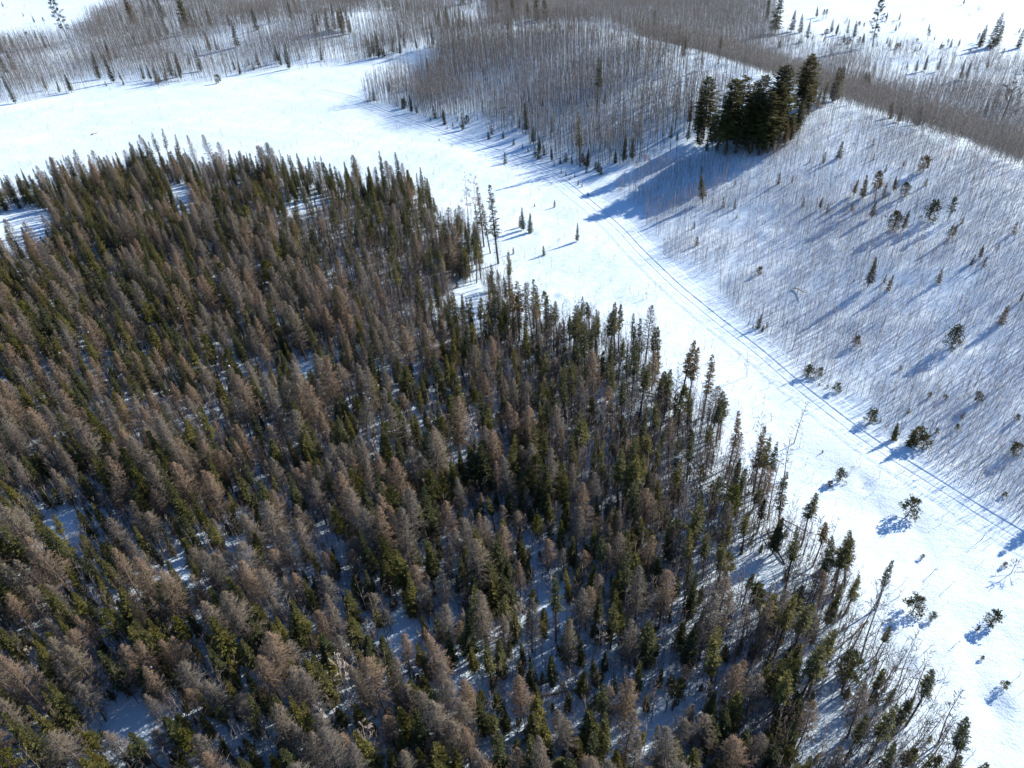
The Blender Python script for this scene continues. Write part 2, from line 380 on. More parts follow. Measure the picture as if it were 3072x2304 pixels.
K['larch'] = [finish('larch', make_larch(14, U(.14, .32), U(1.9, 3.0), 130, 13, .046, U(.7, 1.2)), M_TWIG) for _ in range(10)]
K['birch'] = [finish('birch', make_bare(9, 2.3, 13, BARK_C['birch'], .04, r0=.09, start=.22, nsub=9, ntw=6), M_TWIG) for _ in range(5)]
K['aspen'] = [finish('aspen', make_bare(12, 1.9, 14, BARK_C['aspen'], .04, r0=.11, start=.42, nsub=5, ntw=3, upr=1.2), M_TWIG) for _ in range(6)]
K['dead'] = [finish('dead', make_bare(11, 1.25, 26, BARK_C['dead'], .045, r0=.10, start=.25, nsub=5, ntw=3, upr=.6), M_TWIG) for _ in range(4)]
K['oak'] = [finish('oak', make_bare(14, 6.5, 16, (0.14, 0.125, 0.11), .07, r0=.3, start=.15, nsub=9, ntw=6), M_TWIG)]
def make_log(L):
    tb, cw = MB(), MB(); x = np.linspace(-L / 2, L / 2, 7); path = np.stack([x, rng.normal(0, .08, 7), .18 + .5 * (x / L + .5) * rng.random() + 0 * x], 1)
    tube(tb, path, np.linspace(.13, .05, 7), (0.15, 0.125, 0.105), 6); i = rng.integers(2, 7, 26); b = path[i]
    spikes(cw, b, b + rng.normal(0, .55, (26, 3)) + [.35, 0, .35], .05, (0.14, 0.12, 0.11)); spikes(cw, b[:8], b[:8] + [.4, 0, .7], .04, (0.14, 0.12, 0.11)); return tb, cw
K['log'] = []
for _ in range(4):
    _v = finish('log', make_log(7.0), M_TWIG); _v['h'] = 7.0; K['log'].append(_v)
K['shrub'] = [finish('shrub', make_bare(2.4, 1.3, 12, (0.2, 0.15, 0.12), .035, r0=.05, start=.05, nsub=6, ntw=3), M_TWIG) for _ in range(3)]
Lt = {}
def aspen_light(h, nb, c, tw=.055, r0=.12, start=.45, spread=1.5):
    tb, cw = MB(), MB()
    path, rad = trunk_path(h, r0, U(0, .06) * h, 3); tube(tb, path, rad, c, 3)
    t = rng.uniform(0, 1, nb); z = (start + (.97 - start) * t) * h; az = rng.uniform(0, 6.28, nb); el = U(.7, 1.1, nb); ln = spread * (1.1 - .8 * t) * U(.6, 1.2, nb)
    o = on_trunk(path, z); d = np.stack([np.cos(az) * np.cos(el), np.sin(az) * np.cos(el), np.sin(el)], 1)
    spikes(cw, o, o + d * ln[:, None], tw, np.array(c) * .85)
    b = o + d * ln[:, None] * .5; d2 = norm(d + rng.normal(0, .5, (nb, 3))); spikes(cw, b, b + d2 * ln[:, None] * .55, tw * .8, np.array(c) * .8)
    return tb, cw
Lt['aspen'] = [light('a', aspen_light(12, 26, (0.175, 0.175, 0.17), .045, .07)) for _ in range(8)]
Lt['brush'] = [light('b', aspen_light(8, 28, (0.225, 0.222, 0.21), .045, .035, .12, 1.7)) for _ in range(8)]
Lt['under'] = [light('u', aspen_light(4.5, 14, (0.13, 0.12, 0.11), .04, .035, .12, 1.4)) for _ in range(8)]
def sapling_light(h, nb, c):
    mb = MB(); lean = U(-.06, .06, 2) * h; spikes(mb, [[0, 0, -.2]], [[lean[0], lean[1], h]], .05, c)
    z = U(.35, .9, nb) * h; a = U(0, 6.28, nb); l = (h - z) * .45 + .15
    o = np.stack([lean[0] * z / h, lean[1] * z / h, z], 1); spikes(mb, o, o + np.stack([np.cos(a) * l * .5, np.sin(a) * l * .5, l], 1), .03, c)
    return MB(), mb
Lt['sapling'] = [light_ for light_ in [dict(h=3.0, trunk=MB().arrays(), crown=sapling_light(3.0, 4, (0.20, 0.185, 0.18))[1].arrays()) for _ in range(10)]]

# ------------------------------------------------------------------ object helpers
def link(o, parent=None):
    COL.objects.link(o)
    if parent: o.parent = parent
    return o
def structure(name, me):
    o = link(bpy.data.objects.new(name, me)); o['kind'] = 'structure'; return o
PLACED = []                 # individuals for labelling
KIND_NAME = {'log': 'fallen_log', 'spruce': 'spruce_tree', 'fir': 'fir_tree', 'slender': 'slender_spruce_tree', 'young': 'young_spruce', 'cedar': 'cedar_tree', 'pine': 'pine_tree', 'bigpine': 'white_pine_tree',
             'bush': 'pine_bush', 'larch': 'larch_tree', 'birch': 'birch_tree', 'aspen': 'aspen_tree', 'dead': 'dead_tree', 'oak': 'oak_tree', 'shrub': 'bare_shrub'}
def thing(kind, P, h, tint=None, rz=None, tilt=None, wide=1.0, var=None, zone=None):
    V = K[kind][var if var is not None else int(rng.integers(len(K[kind])))]; s = h / V['h']
    o = bpy.data.objects.new(KIND_NAME[kind], None); o.empty_display_size = .3; link(o)
    o.location = tuple(float(q) for q in P)
    o.rotation_euler = (*(tilt if tilt is not None else rng.normal(0, .045, 2)), U(0, 6.28) if rz is None else rz)
    o.scale = (s * wide, s * wide, s)
    t = bpy.data.objects.new('trunk', V['tm']); link(t, o); c = bpy.data.objects.new('crown', V['cm']); link(c, o)
    tint = (1, 1, 1) if tint is None else tint
    c.color = (*tint, 1); t.color = (1, 1, 1, 1)
    PLACED.append(dict(o=o, kind=kind, h=h, P=np.array(P, float), tint=tint, zone=zone))
    return o
GN = None
def gn_tree(coll):
    g = bpy.data.node_groups.new('scatter_' + coll.name, 'GeometryNodeTree'); n, l = g.nodes, g.links
    g.interface.new_socket('Geometry', in_out='INPUT', socket_type='NodeSocketGeometry'); g.interface.new_socket('Geometry', in_out='OUTPUT', socket_type='NodeSocketGeometry')
    gi = n.new('NodeGroupInput'); go = n.new('NodeGroupOutput'); ip = n.new('GeometryNodeInstanceOnPoints'); ci = n.new('GeometryNodeCollectionInfo')
    ci.inputs['Collection'].default_value = coll; ci.inputs['Separate Children'].default_value = True; ci.inputs['Reset Children'].default_value = True
    def na(nm, ty):
        a = n.new('GeometryNodeInputNamedAttribute'); a.data_type = ty; a.inputs['Name'].default_value = nm; return a.outputs['Attribute']
    l.new(gi.outputs[0], ip.inputs['Points']); l.new(ci.outputs[0], ip.inputs['Instance']); ip.inputs['Pick Instance'].default_value = True
    l.new(na('vi', 'INT'), ip.inputs['Instance Index']); l.new(na('rot', 'FLOAT_VECTOR'), ip.inputs['Rotation']); l.new(na('scl', 'FLOAT_VECTOR'), ip.inputs['Scale'])
    l.new(ip.outputs[0], go.inputs[0]); return g
def joined(name, items, m, label, cat):
    """a mass nobody could count: one object, its members instanced on points. items: (variant, location, height, width, rz, tint)"""
    ids = {}; coll = bpy.data.collections.new(name + '_kinds')
    for it in items:
        v = it[0]
        if id(v) not in ids:
            ids[id(v)] = len(ids)
            V = np.concatenate([v['trunk'][0], v['crown'][0]]); T = np.concatenate([v['trunk'][1], v['crown'][1] + len(v['trunk'][0])]); C = np.concatenate([v['trunk'][2], v['crown'][2]])
            coll.objects.link(bpy.data.objects.new('%s_kind_%03d' % (name, len(ids)), mesh_from(name, V, T, C, m)))
    N = len(items); me = bpy.data.meshes.new(name); me.vertices.add(N)
    me.vertices.foreach_set('co', np.array([i[1] for i in items], np.float32).ravel())
    s = np.array([i[2] / i[0]['h'] for i in items]); w = s * np.array([i[3] for i in items])
    def attr(nm, ty, key, a): at = me.attributes.new(nm, ty, 'POINT'); at.data.foreach_set(key, a)
    attr('vi', 'INT', 'value', np.array([ids[id(i[0])] for i in items], np.int32))
    attr('rot', 'FLOAT_VECTOR', 'vector', np.stack([rng.normal(0, .04, N), rng.normal(0, .04, N), np.array([i[4] for i in items])], 1).astype(np.float32).ravel())
    attr('scl', 'FLOAT_VECTOR', 'vector', np.stack([w, w, s], 1).astype(np.float32).ravel())
    attr('itint', 'FLOAT_COLOR', 'color', np.concatenate([np.array([i[5] for i in items]).reshape(N, 3), np.ones((N, 1))], 1).astype(np.float32).ravel())
    o = link(bpy.data.objects.new(name, me)); o['kind'] = 'stuff'; o['label'] = label; o['category'] = cat
    o.modifiers.new('scatter', 'NODES').node_group = gn_tree(coll)
    print('MASS', name, N); return o

# ------------------------------------------------------------------ ground
def build_ground():
    az = [np.radians(np.linspace(-60, 60, 440))]
    az = np.concatenate([az[0], np.radians(np.linspace(62, 298, 60)[1:-1])])
    r = [8.0]
    while r[-1] < 9000:
        q = r[-1]; r.append(q + (0.8 if q < 90 else q * .009 if q < 700 else q * .06))
    r = np.array(r); na, nr = len(az), len(r)
    Rr, A = np.meshgrid(r, az, indexing='ij'); X = Rr * np.sin(A); Y = Rr * np.cos(A); Z = terrain(X, Y)
    V = np.concatenate([[[0, 0, float(terrain(np.array([0.]), np.array([0.]))[0])]], np.stack([X, Y, Z], 2).reshape(-1, 3)])
    i = np.arange(nr - 1)[:, None] * na; j = np.arange(na)[None]; j2 = (j + 1) % na
    a, b, c, d = 1 + i + j, 1 + i + j2, 1 + i + na + j2, 1 + i + na + j
    T = np.concatenate([np.stack([a, b, c], 2).reshape(-1, 3), np.stack([a, c, d], 2).reshape(-1, 3), np.stack([np.zeros(na, int), 1 + (np.arange(na) + 1) % na, 1 + np.arange(na)], 1)])
    T = T[:, ::-1]
    me = mesh_from('snow_ground', V, T, None, M_SNOW)
    me.polygons.foreach_set('use_smooth', np.ones(len(me.polygons), bool))
    structure('snow_ground', me)
    print('GROUND tris', len(T))
build_ground()
def build_track():
    P = ROAD[:, :2]
    s = np.r_[0, np.cumsum(np.hypot(*np.diff(P, axis=0).T))]; u = np.arange(0, s[-1], .8)
    C = np.stack([np.interp(u, s, P[:, 0]), np.interp(u, s, P[:, 1])], 1)
    for _ in range(30): C[1:-1] = (C[:-2] + 2 * C[1:-1] + C[2:]) / 4
    d = norm(np.gradient(C, axis=0)); nrm = np.stack([-d[:, 1], d[:, 0]], 1)
    off = np.array([-5.2, -4.3, -3.75, -3.6, -3.45, -2.9, -2.3, -2.1, -1.9, -1.5, -1.22, -1.12, -1.0, -.88, -.72, -.62, -.3, 0, .3, .62, .72, .88, 1.0, 1.12, 1.22, 1.5, 1.9, 2.25, 2.4, 2.55, 3.0, 3.7, 4.6])
    z = np.where(np.abs(np.abs(off) - .92) < .13, -.08, .03); z[[3]] = .01; z[28] = .005; z[7] = .02; z[0] = z[-1] = -.22; z[[1, -2]] = -.03; z[[10, 24]] = .055
    wig = .10 * np.sin(u / 9.0) + .05 * np.sin(u / 3.1) + .06 * np.sin(u / 21.)
    X = C[:, None, 0] + nrm[:, None, 0] * (off[None] + wig[:, None]); Y = C[:, None, 1] + nrm[:, None, 1] * (off[None] + wig[:, None])
    Z = terrain(X, Y) + z[None] + .06 + .02 * np.sin(X * 3) * np.sin(Y * 2.3) + .02 * np.sin(X * 1.1 + 2) * np.sin(Y * 1.7)
    n, k = X.shape; V = np.stack([X, Y, Z], 2).reshape(-1, 3)
    i = np.arange(n - 1)[:, None] * k; j = np.arange(k - 1)[None]
    a = i + j; T = np.concatenate([np.stack([a, a + k, a + k + 1], 2).reshape(-1, 3), np.stack([a, a + k + 1, a + 1], 2).reshape(-1, 3)])
    me = mesh_from('snow_track', V, T, None, M_SNOW); me.polygons.foreach_set('use_smooth', np.ones(len(me.polygons), bool))
    structure('snow_track', me)
build_track()

# ------------------------------------------------------------------ regions (outlines of where the trunks stand)
def inside(px, py, poly):
    poly = np.asarray(poly, float); x, y = np.asarray(px), np.asarray(py); r = np.zeros(x.shape, bool); j = len(poly) - 1
    for i in range(len(poly)):
        xi, yi, xj, yj = *poly[i], *poly[j]
        r ^= ((yi > y) != (yj > y)) & (x < (xj - xi) * (y - yi) / (yj - yi + 1e-9) + xi); j = i
    return r
WOOD = [(-700, 560), (-200, 590), (60, 590), (200, 560), (330, 530), (420, 500), (530, 500), (640, 505), (760, 515), (860, 520), (1000, 560), (1100, 560), (1200, 560), (1260, 600), (1330, 650), (1390, 700), (1450, 800),
        (1500, 880), (1570, 1000), (1700, 1010), (1850, 1040), (1960, 1120), (2050, 1210), (2110, 1310), (2200, 1400), (2290, 1480), (2320, 1580), (2400, 1640), (2540, 1740), (2610, 1880),
        (2700, 1980), (2760, 2080), (2840, 2250), (2900, 2500), (2900, 3050), (-900, 3050)]
GAPS = [[(-100, 660), (100, 620), (180, 660), (150, 760), (0, 800), (-100, 800)], [(500, 555), (600, 560), (590, 640), (540, 650)], [(850, 610), (1000, 600), (960, 660), (860, 660)],
        [(1330, 870), (1440, 850), (1490, 980), (1460, 1020), (1380, 1000)], [(880, 1090), (960, 1080), (950, 1170), (890, 1160)], [(480, 1740), (590, 1640), (600, 1760), (500, 1850)],
        [(700, 1640), (770, 1640), (760, 1770), (700, 1780)], [(320, 2110), (510, 2120), (520, 2260), (340, 2270)], [(1600, 1800), (1700, 1780), (1700, 1880), (1620, 1880)], [(1180, 1850), (1240, 1850), (1260, 1990), (1180, 1990)],
        [(2180, 1660), (2330, 1690), (2360, 1830), (2200, 1800)], [(2400, 2130), (2560, 2130), (2500, 2304), (2390, 2304)], [(150, 1540), (260, 1540), (240, 1660), (100, 1650)], [(1360, 1950), (1440, 2060), (1400, 2200), (1340, 2180)],
        [(1800, 2240), (2000, 2150), (2040, 2200), (1850, 2290)]]
HILLWOOD = [(1105, 300), (1200, 330), (1290, 352), (1400, 370), (1500, 380), (1560, 420), (1600, 445), (1660, 480), (1740, 500), (1830, 500), (1900, 480), (2000, 440), (2090, 400), (2170, 370), (2270, 230), (2040, 130), (1800, 60), (1600, 50), (1560, -40), (1250, -20), (1240, 130), (1330, 170), (1200, 235)]
FARWOOD = [(-300, 330), (0, 312), (180, 290), (300, 262), (470, 255), (640, 240), (800, 210), (1000, 195), (1180, 175), (1290, 150), (1400, 110), (1560, 60), (1600, -60), (500, -60), (330, 30), (200, 130), (60, 130), (-300, 150)]
BACKBRUSH = [(1180, -80), (2330, -60), (2330, 110), (2420, 130), (2560, 130), (2700, 150), (2900, 180), (3300, 200), (3600, 760), (3072, 520), (2480, 310), (2040, 150), (1800, 60), (1560, 60), (1240, 150)]
HILLSIDE = [(1840, 560), (1960, 500), (2200, 450), (2440, 330), (2520, 320), (3072, 525), (3400, 640), (3600, 1900), (3072, 1590), (2800, 1400), (2600, 1260), (2440, 1140), (2300, 1020), (2180, 920), (2060, 800), (1950, 680)]
def scatter(poly, spacing, xr, yr, jitter=.5, behind=None, gaps=(), prob=None):
    xs = np.arange(*xr, spacing); ys = np.arange(*yr, spacing); X, Y = np.meshgrid(xs, ys); X = X.ravel() + U(-jitter, jitter, X.size) * spacing; Y = Y.ravel() + U(-jitter, jitter, Y.size) * spacing
    px, py, dz = project(np.stack([X, Y, np.zeros_like(X)], 1)); k = (dz > 10) & (px > -1100) & (px < 4300) & (py > -200) & (py < 3200); X, Y = X[k], Y[k]
    Z = terrain(X, Y); px, py, dz = project(np.stack([X, Y, Z], 1)); rag = FP * 2.2 / dz; k = inside(px + rag * waves(X, Y, 24, 18, 26), py + .5 * rag * waves(X, Y, 15, 26, 34), poly)
    for g in gaps: k &= ~inside(px, py, g)
    if behind is not None:
        _, _, s = dist_poly(np.stack([X, Y], 1), RIDGE); k &= ((s > 0) == behind)
    X, Y, Z, px, py = X[k], Y[k], Z[k], px[k], py[k]
    if prob is not None:
        k = U(0, 1, len(X)) < prob(X, Y, px, py); X, Y, Z, px, py = X[k], Y[k], Z[k], px[k], py[k]
    return X, Y, Z, px, py
def pxlen(P, h): 
    a = project(P); b = project(P + np.array([0, 0, h])); return float(np.hypot(a[0] - b[0], a[1] - b[1]))
def height_for(P, bx, by, tx, ty):
    want = math.hypot(bx - tx, by - ty); lo, hi = .3, 35.
    for _ in range(22):
        m = (lo + hi) / 2
        if pxlen(P, m) < want: lo = m
        else: hi = m
    return lo
OCC = []                                   # hand-set positions that random trees keep clear of
def put(kind, bx, by, tx=None, ty=None, h=None, tint=None, wide=1.0, zone=None):
    if kind == 'fir' and bx > 2300 and 400 < by < 1100: kind = ['spruce', 'pine', 'bush'][int(rng.integers(3))]; wide = 1.35 if kind == 'spruce' else 1.2 if kind == 'pine' else .9
    P = drop(bx, by); hh = h if h else height_for(P, bx, by, tx, ty)
    OCC.append((P[0], P[1])); return thing(kind, P, hh, tint, wide=wide, zone=zone)

# ------------------------------------------------------------------ trees that can be told apart in the photograph
OL = (1.25, 1.15, .9); DK = (.75, .85, .95); BR = (1.7, 1.15, .95)
for a in [  # far wood and its edge, by the long clearing
    ('bigpine', 208, 130, 153, -20, DK), ('spruce', 565, 100, 548, -45, OL), ('spruce', 585, 95, 575, 20, None), ('cedar', 410, 80, 390, -10, BR), ('cedar', 490, 60, 478, -5, DK), ('fir', 772, 90, 757, 25, DK), ('spruce', 385, 100, 378, 68, DK),
    ('spruce', 300, 238, 275, 150, None), ('spruce', 342, 248, 312, 160, DK), ('spruce', 604, 214, 590, 130, DK), ('spruce', 868, 207, 850, 125, DK), ('spruce', 722, 222, 710, 185, BR), ('bush', 658, 250, 652, 220, OL), ('shrub', 478, 266, 470, 236, None),
    ('spruce', 436, 132, 430, 96, None), ('spruce', 720, 225, 700, 190, None), ('spruce', 110, 120, 92, 90, DK), ('spruce', 140, 150, 122, 96, BR), ('spruce', 20, 140, 5, 100, BR), ('spruce', 875, 60, 866, 5, None), ('spruce', 810, 70, 802, 20, DK),
    ('fir', 1300, 135, 1300, 95, DK), ('fir', 1540, 55, 1532, -12, None), ('fir', 1608, 62, 1612, -30, DK), ('fir', 1636, 64, 1640, -20, DK), ('spruce', 1440, 60, 1438, 0, DK), ('spruce', 1492, 52, 1490, -8, BR), ('spruce', 1202, 122, 1200, 62, DK), ('spruce', 1252, 150, 1250, 110, None),
    ('spruce', 1055, 55, 1052, 20, DK), ('spruce', 960, 60, 955, 25, None), ('spruce', 1030, 40, 1028, 12, DK), ('spruce', 635, 85, 625, 30, DK), ('spruce', 690, 85, 684, 40, DK),
    # hill wood
    ('spruce', 1578, 402, 1580, 306, DK), ('spruce', 1558, 388, 1558, 350, DK), ('slender', 1655, 425, 1650, 352, None), ('slender', 1740, 500, 1738, 335, OL), ('slender', 1792, 340, 1782, 170, DK), ('slender', 1812, 345, 1812, 275, None), ('slender', 1790, 420, 1792, 345, OL),
    ('slender', 1905, 200, 1900, 110, None), ('slender', 1945, 230, 1942, 185, BR), ('slender', 1720, 230, 1718, 180, None), ('slender', 1390, 240, 1390, 195, None), ('slender', 1452, 250, 1450, 190, None), ('slender', 1365, 235, 1368, 212, BR),
    ('fir', 1845, 490, 1840, 448, DK), ('spruce', 1872, 488, 1874, 400, DK), ('spruce', 1896, 484, 1893, 412, None), ('slender', 2010, 455, 2016, 378, DK), ('slender', 2030, 452, 2030, 392, DK), ('shrub', 1932, 488, 1932, 455, BR), ('shrub', 1945, 495, 1950, 470, BR), ('shrub', 1908, 500, 1905, 478, BR),
    ('young', 1605, 470, 1604, 438, DK), ('young', 1616, 478, 1615, 430, DK), ('young', 1632, 466, 1630, 432, None), ('spruce', 1656, 482, 1652, 435, DK), ('young', 1568, 446, 1566, 428, BR), ('young', 1681, 492, 1679, 470, None), ('young', 1716, 492, 1714, 468, BR), ('young', 1662, 498, 1660, 482, BR),
    ('young', 1759, 518, 1758, 492, None), ('young', 1803, 524, 1806, 487, OL), ('young', 1684, 520, 1683, 506, None), ('young', 1698, 528, 1697, 514, DK), ('young', 1710, 540, 1709, 528, None), ('young', 1724, 532, 1723, 518, DK), ('young', 1734, 556, 1733, 538, BR), ('young', 1746, 562, 1745, 548, BR), ('young', 1765, 588, 1764, 575, BR),
    ('young', 1122, 302, 1118, 262, DK), ('young', 1108, 302, 1106, 288, DK), ('bush', 1214, 325, 1208, 292, None), ('young', 1190, 318, 1190, 300, DK), ('young', 1305, 355, 1302, 318, DK), ('bush', 1400, 372, 1398, 345, None), ('young', 1292, 362, 1291, 348, DK), ('young', 1342, 388, 1341, 376, BR),
    ('young', 1318, 422, 1313, 412, BR), ('young', 1356, 440, 1354, 430, BR),
    # open snow
    ('young', 1516, 491, 1514, 457, DK), ('spruce', 1570, 690, 1568, 618, DK), ('fir', 1590, 698, 1586, 640, DK), ('young', 1560, 682, 1557, 648, DK), ('spruce', 1731, 724, 1731, 668, DK), ('young', 1663, 622, 1664, 598, BR), ('young', 1632, 766, 1632, 736, DK), ('young', 1540, 762, 1541, 740, None), ('young', 1527, 765, 1527, 752, DK),
    ('slender', 1495, 790, 1483, 548, None), ('slender', 1472, 760, 1468, 610, None), ('slender', 1452, 740, 1440, 560, BR), ('dead', 1404, 655, 1400, 510, None), ('birch', 1432, 680, 1420, 515, None), ('young', 1604, 620, 1605, 608, None),
    ('bush', 2520, 1443, 2520, 1405, OL), ('bush', 2488, 1458, 2490, 1440, BR), ('bush', 2722, 1548, 2720, 1490, None), ('bush', 2738, 1835, 2735, 1782, None), ('bush', 2972, 1872, 2968, 1828, DK), ('young', 2932, 1890, 2930, 1872, DK), ('bush', 2795, 1858, 2793, 1835, None),
    ('bush', 3010, 2062, 3008, 2040, OL), ('bush', 2945, 1978, 2944, 1966, OL), ('bush', 2765, 1675, 2762, 1662, None), ('shrub', 3035, 1720, 3040, 1670, None), ('bush', 3012, 1700, 3010, 1684, None), ('shrub', 2555, 1412, 2555, 1395, BR), ('young', 2467, 1358, 2466, 1348, None),
    # right of the track, on the open hillside
    ('spruce', 2107, 608, 2122, 512, OL), ('young', 2170, 622, 2172, 588, DK), ('young', 2204, 626, 2205, 594, None), ('young', 2209, 655, 2209, 640, BR), ('young', 2083, 685, 2084, 664, BR), ('young', 2091, 735, 2092, 708, BR), ('young', 2104, 515, 2104, 494, BR),
    ('spruce', 2603, 862, 2638, 766, DK), ('young', 2664, 872, 2668, 822, BR), ('young', 2652, 848, 2658, 820, None), ('fir', 2855, 1040, 2860, 968, DK), ('young', 2815, 848, 2832, 808, BR), ('young', 2912, 795, 2932, 768, DK), ('young', 2950, 800, 2960, 770, BR),
    ('bush', 2274, 822, 2273, 795, BR), ('young', 2274, 985, 2279, 942, DK), ('young', 2258, 985, 2257, 972, DK), ('young', 2287, 994, 2287, 974, DK), ('young', 2300, 982, 2301, 966, None), ('bush', 2567, 1034, 2569, 1002, BR), ('young', 2361, 972, 2361, 960, BR),
    ('bush', 2424, 1130, 2426, 1092, OL), ('bush', 2455, 1128, 2453, 1100, None), ('bush', 2508, 1174, 2510, 1145, OL), ('bush', 2482, 1164, 2482, 1154, BR), ('young', 2457, 1158, 2457, 1148, None),
    ('bush', 2609, 1268, 2607, 1222, OL), ('young', 2640, 1266, 2641, 1250, BR), ('fir', 2681, 1320, 2686, 1264, OL), ('shrub', 2658, 1294, 2664, 1266, BR), ('fir', 2728, 1338, 2726, 1272, OL), ('bush', 2768, 1342, 2775, 1300, None), ('bush', 2748, 1332, 2756, 1280, OL), ('young', 2723, 1240, 2724, 1220, OL),
    ('bush', 2932, 1204, 2937, 1172, None), ('bush', 2787, 1190, 2790, 1174, BR), ('bush', 2836, 1198, 2838, 1182, BR), ('young', 2884, 1254, 2886, 1232, BR), ('bush', 2870, 1288, 2876, 1270, None), ('bush', 2810, 1300, 2812, 1284, None), ('bush', 3040, 1362, 3046, 1320, OL), ('bush', 3012, 1490, 3014, 1474, OL),
    ('young', 3002, 970, 3012, 910, BR), ('young', 2560, 845, 2561, 836, None), ('young', 2835, 1010, 2836, 1000, None), ('spruce', 3060, 905, 3068, 870, DK), ('bush', 2700, 1110, 2702, 1096, OL), ('bush', 3050, 1260, 3056, 1240, BR),
    ('fir', 2560, 585, 2562, 535, BR), ('fir', 2590, 592, 2600, 520, DK), ('fir', 2622, 605, 2626, 505, BR), ('young', 2650, 592, 2656, 545, None), ('young', 2640, 560, 2644, 520, BR), ('fir', 2680, 575, 2694, 528, BR), ('fir', 2712, 590, 2730, 545, DK), ('fir', 2770, 515, 2777, 462, BR), ('young', 2776, 556, 2780, 530, None),
    ('fir', 2458, 628, 2456, 590, DK), ('young', 2480, 640, 2480, 608, DK), ('fir', 2614, 655, 2618, 600, DK), ('young', 2555, 632, 2566, 606, BR), ('fir', 2676, 690, 2698, 628, DK), ('fir', 2708, 692, 2728, 632, DK), ('fir', 2786, 662, 2822, 600, DK), ('fir', 2842, 662, 2872, 590, DK), ('young', 2884, 672, 2886, 645, BR), ('fir', 2842, 725, 2845, 672, OL), ('fir', 2858, 712, 2870, 668, OL),
    ('fir', 2938, 775, 2956, 735, DK), ('fir', 2988, 760, 2992, 730, DK), ('young', 2335, 552, 2340, 514, DK), ('young', 2376, 548, 2378, 524, BR), ('young', 2470, 488, 2476, 455, DK), ('young', 2516, 472, 2520, 420, DK), ('dead', 2552, 455, 2572, 388, None), ('dead', 2560, 450, 2582, 392, None), ('young', 2428, 488, 2432, 470, BR), ('young', 2618, 436, 2620, 412, BR),
    ('young', 2205, 555, 2206, 538, DK), ('young', 2408, 620, 2412, 590, BR), ('fir', 2710, 500, 2716, 478, BR), ('young', 2920, 540, 2926, 520, BR), ('young', 3040, 700, 3050, 660, BR), ('young', 2620, 480, 2622, 455, BR), ('young', 2655, 515, 2662, 490, BR),
    # behind the ridge
    ('fir', 2325, 100, 2328, -30, OL), ('fir', 2372, 95, 2372, 28, DK), ('fir', 2400, 98, 2402, 40, DK), ('spruce', 2418, 125, 2434, 58, DK), ('fir', 2492, 98, 2500, 55, DK), ('spruce', 2540, 108, 2544, 55, BR), ('fir', 2562, 110, 2558, 60, DK), ('spruce', 2300, 60, 2300, -20, DK),
    ('bigpine', 2617, 140, 2645, -15, DK), ('fir', 2785, 92, 2787, 68, DK), ('fir', 2940, 140, 2960, 72, DK), ('fir', 2972, 145, 3020, 42, DK), ('fir', 2990, 135, 3006, 60, DK), ('fir', 3052, 145, 3078, 82, DK), ('spruce', 2746, 218, 2752, 176, BR), ('spruce', 2772, 212, 2782, 160, DK), ('spruce', 2880, 238, 2886, 174, DK), ('spruce', 2898, 238, 2906, 178, DK),
    ('fir', 2720, 205, 2722, 185, BR), ('oak', 3004, 362, 3034, 225, None), ('fir', 2955, 342, 2972, 304, OL), ('dead', 2738, 345, 2745, 268, BR), ('fir', 2660, 130, 2672, 112, DK), ('fir', 2630, 140, 2632, 122, BR), ('fir', 2590, 118, 2592, 98, BR), ('fir', 2700, 140, 2702, 118, DK), ('fir', 2760, 150, 2766, 128, DK), ('fir', 2850, 145, 2864, 118, DK), ('spruce', 3070, 220, 3076, 180, BR), ('spruce', 2470, 125, 2472, 95, BR),
    ('fir', 2820, 145, 2826, 124, BR), ('spruce', 2810, 215, 2818, 160, BR), ('spruce', 2960, 205, 2972, 165, BR), ('fir', 2540, 135, 2545, 112, BR),
]:
    put(a[0], *a[1:5], tint=a[5], zone='open')
# the dark stand on the shoulder of the hill
for bx, by, tx, ty, w in [(2096, 440, 2122, 330, .8), (2112, 415, 2165, 235, .8), (2135, 440, 2140, 335, .8), (2160, 430, 2180, 300, 1), (2182, 452, 2226, 222, 1), (2205, 430, 2262, 208, 1), (2240, 452, 2252, 262, 1), (2262, 430, 2280, 240, 1), (2288, 455, 2302, 250, 1),
                          (2300, 420, 2330, 190, 1), (2320, 430, 2352, 215, 1), (2338, 405, 2376, 168, 1), (2240, 400, 2270, 215, 1), (2270, 395, 2310, 195, 1), (2398, 350, 2424, 144, 1), (2408, 320, 2432, 152, .9), (2368, 415, 2400, 330, .9), (2385, 400, 2440, 290, .8), (2440, 310, 2458, 222, .8), (2498, 306, 2532, 198, .7), (2512, 300, 2552, 196, .6), (2205, 462, 2210, 400, .8), (2300, 460, 2306, 400, .8)]:
    put('cedar', bx, by, tx + U(-8, 8), ty + U(0, 30), tint=[(1.1, 1.05, .9), (1.25, 1.0, .85), DK][int(rng.integers(3))], wide=w * 1.4 * U(.85, 1.1), zone='grove')
for bx, by, tx, ty in [(2062, 425, 2080, 370), (2092, 420, 2128, 262), (2070, 375, 2095, 300), (2120, 455, 2130, 400), (2148, 460, 2156, 405), (2175, 470, 2182, 425), (2245, 470, 2252, 415), (2275, 468, 2282, 420), (2330, 452, 2345, 392), (2352, 440, 2385, 360), (2372, 425, 2412, 345), (2395, 385, 2440, 300), (2420, 350, 2452, 270), (2448, 330, 2466, 262), (2468, 318, 2486, 245), (2190, 400, 2225, 300), (2320, 395, 2360, 250)]:
    put('spruce', bx, by, tx, ty, tint=[OL, DK, BR, None][int(rng.integers(4))], wide=U(.8, 1.25), zone='grove')
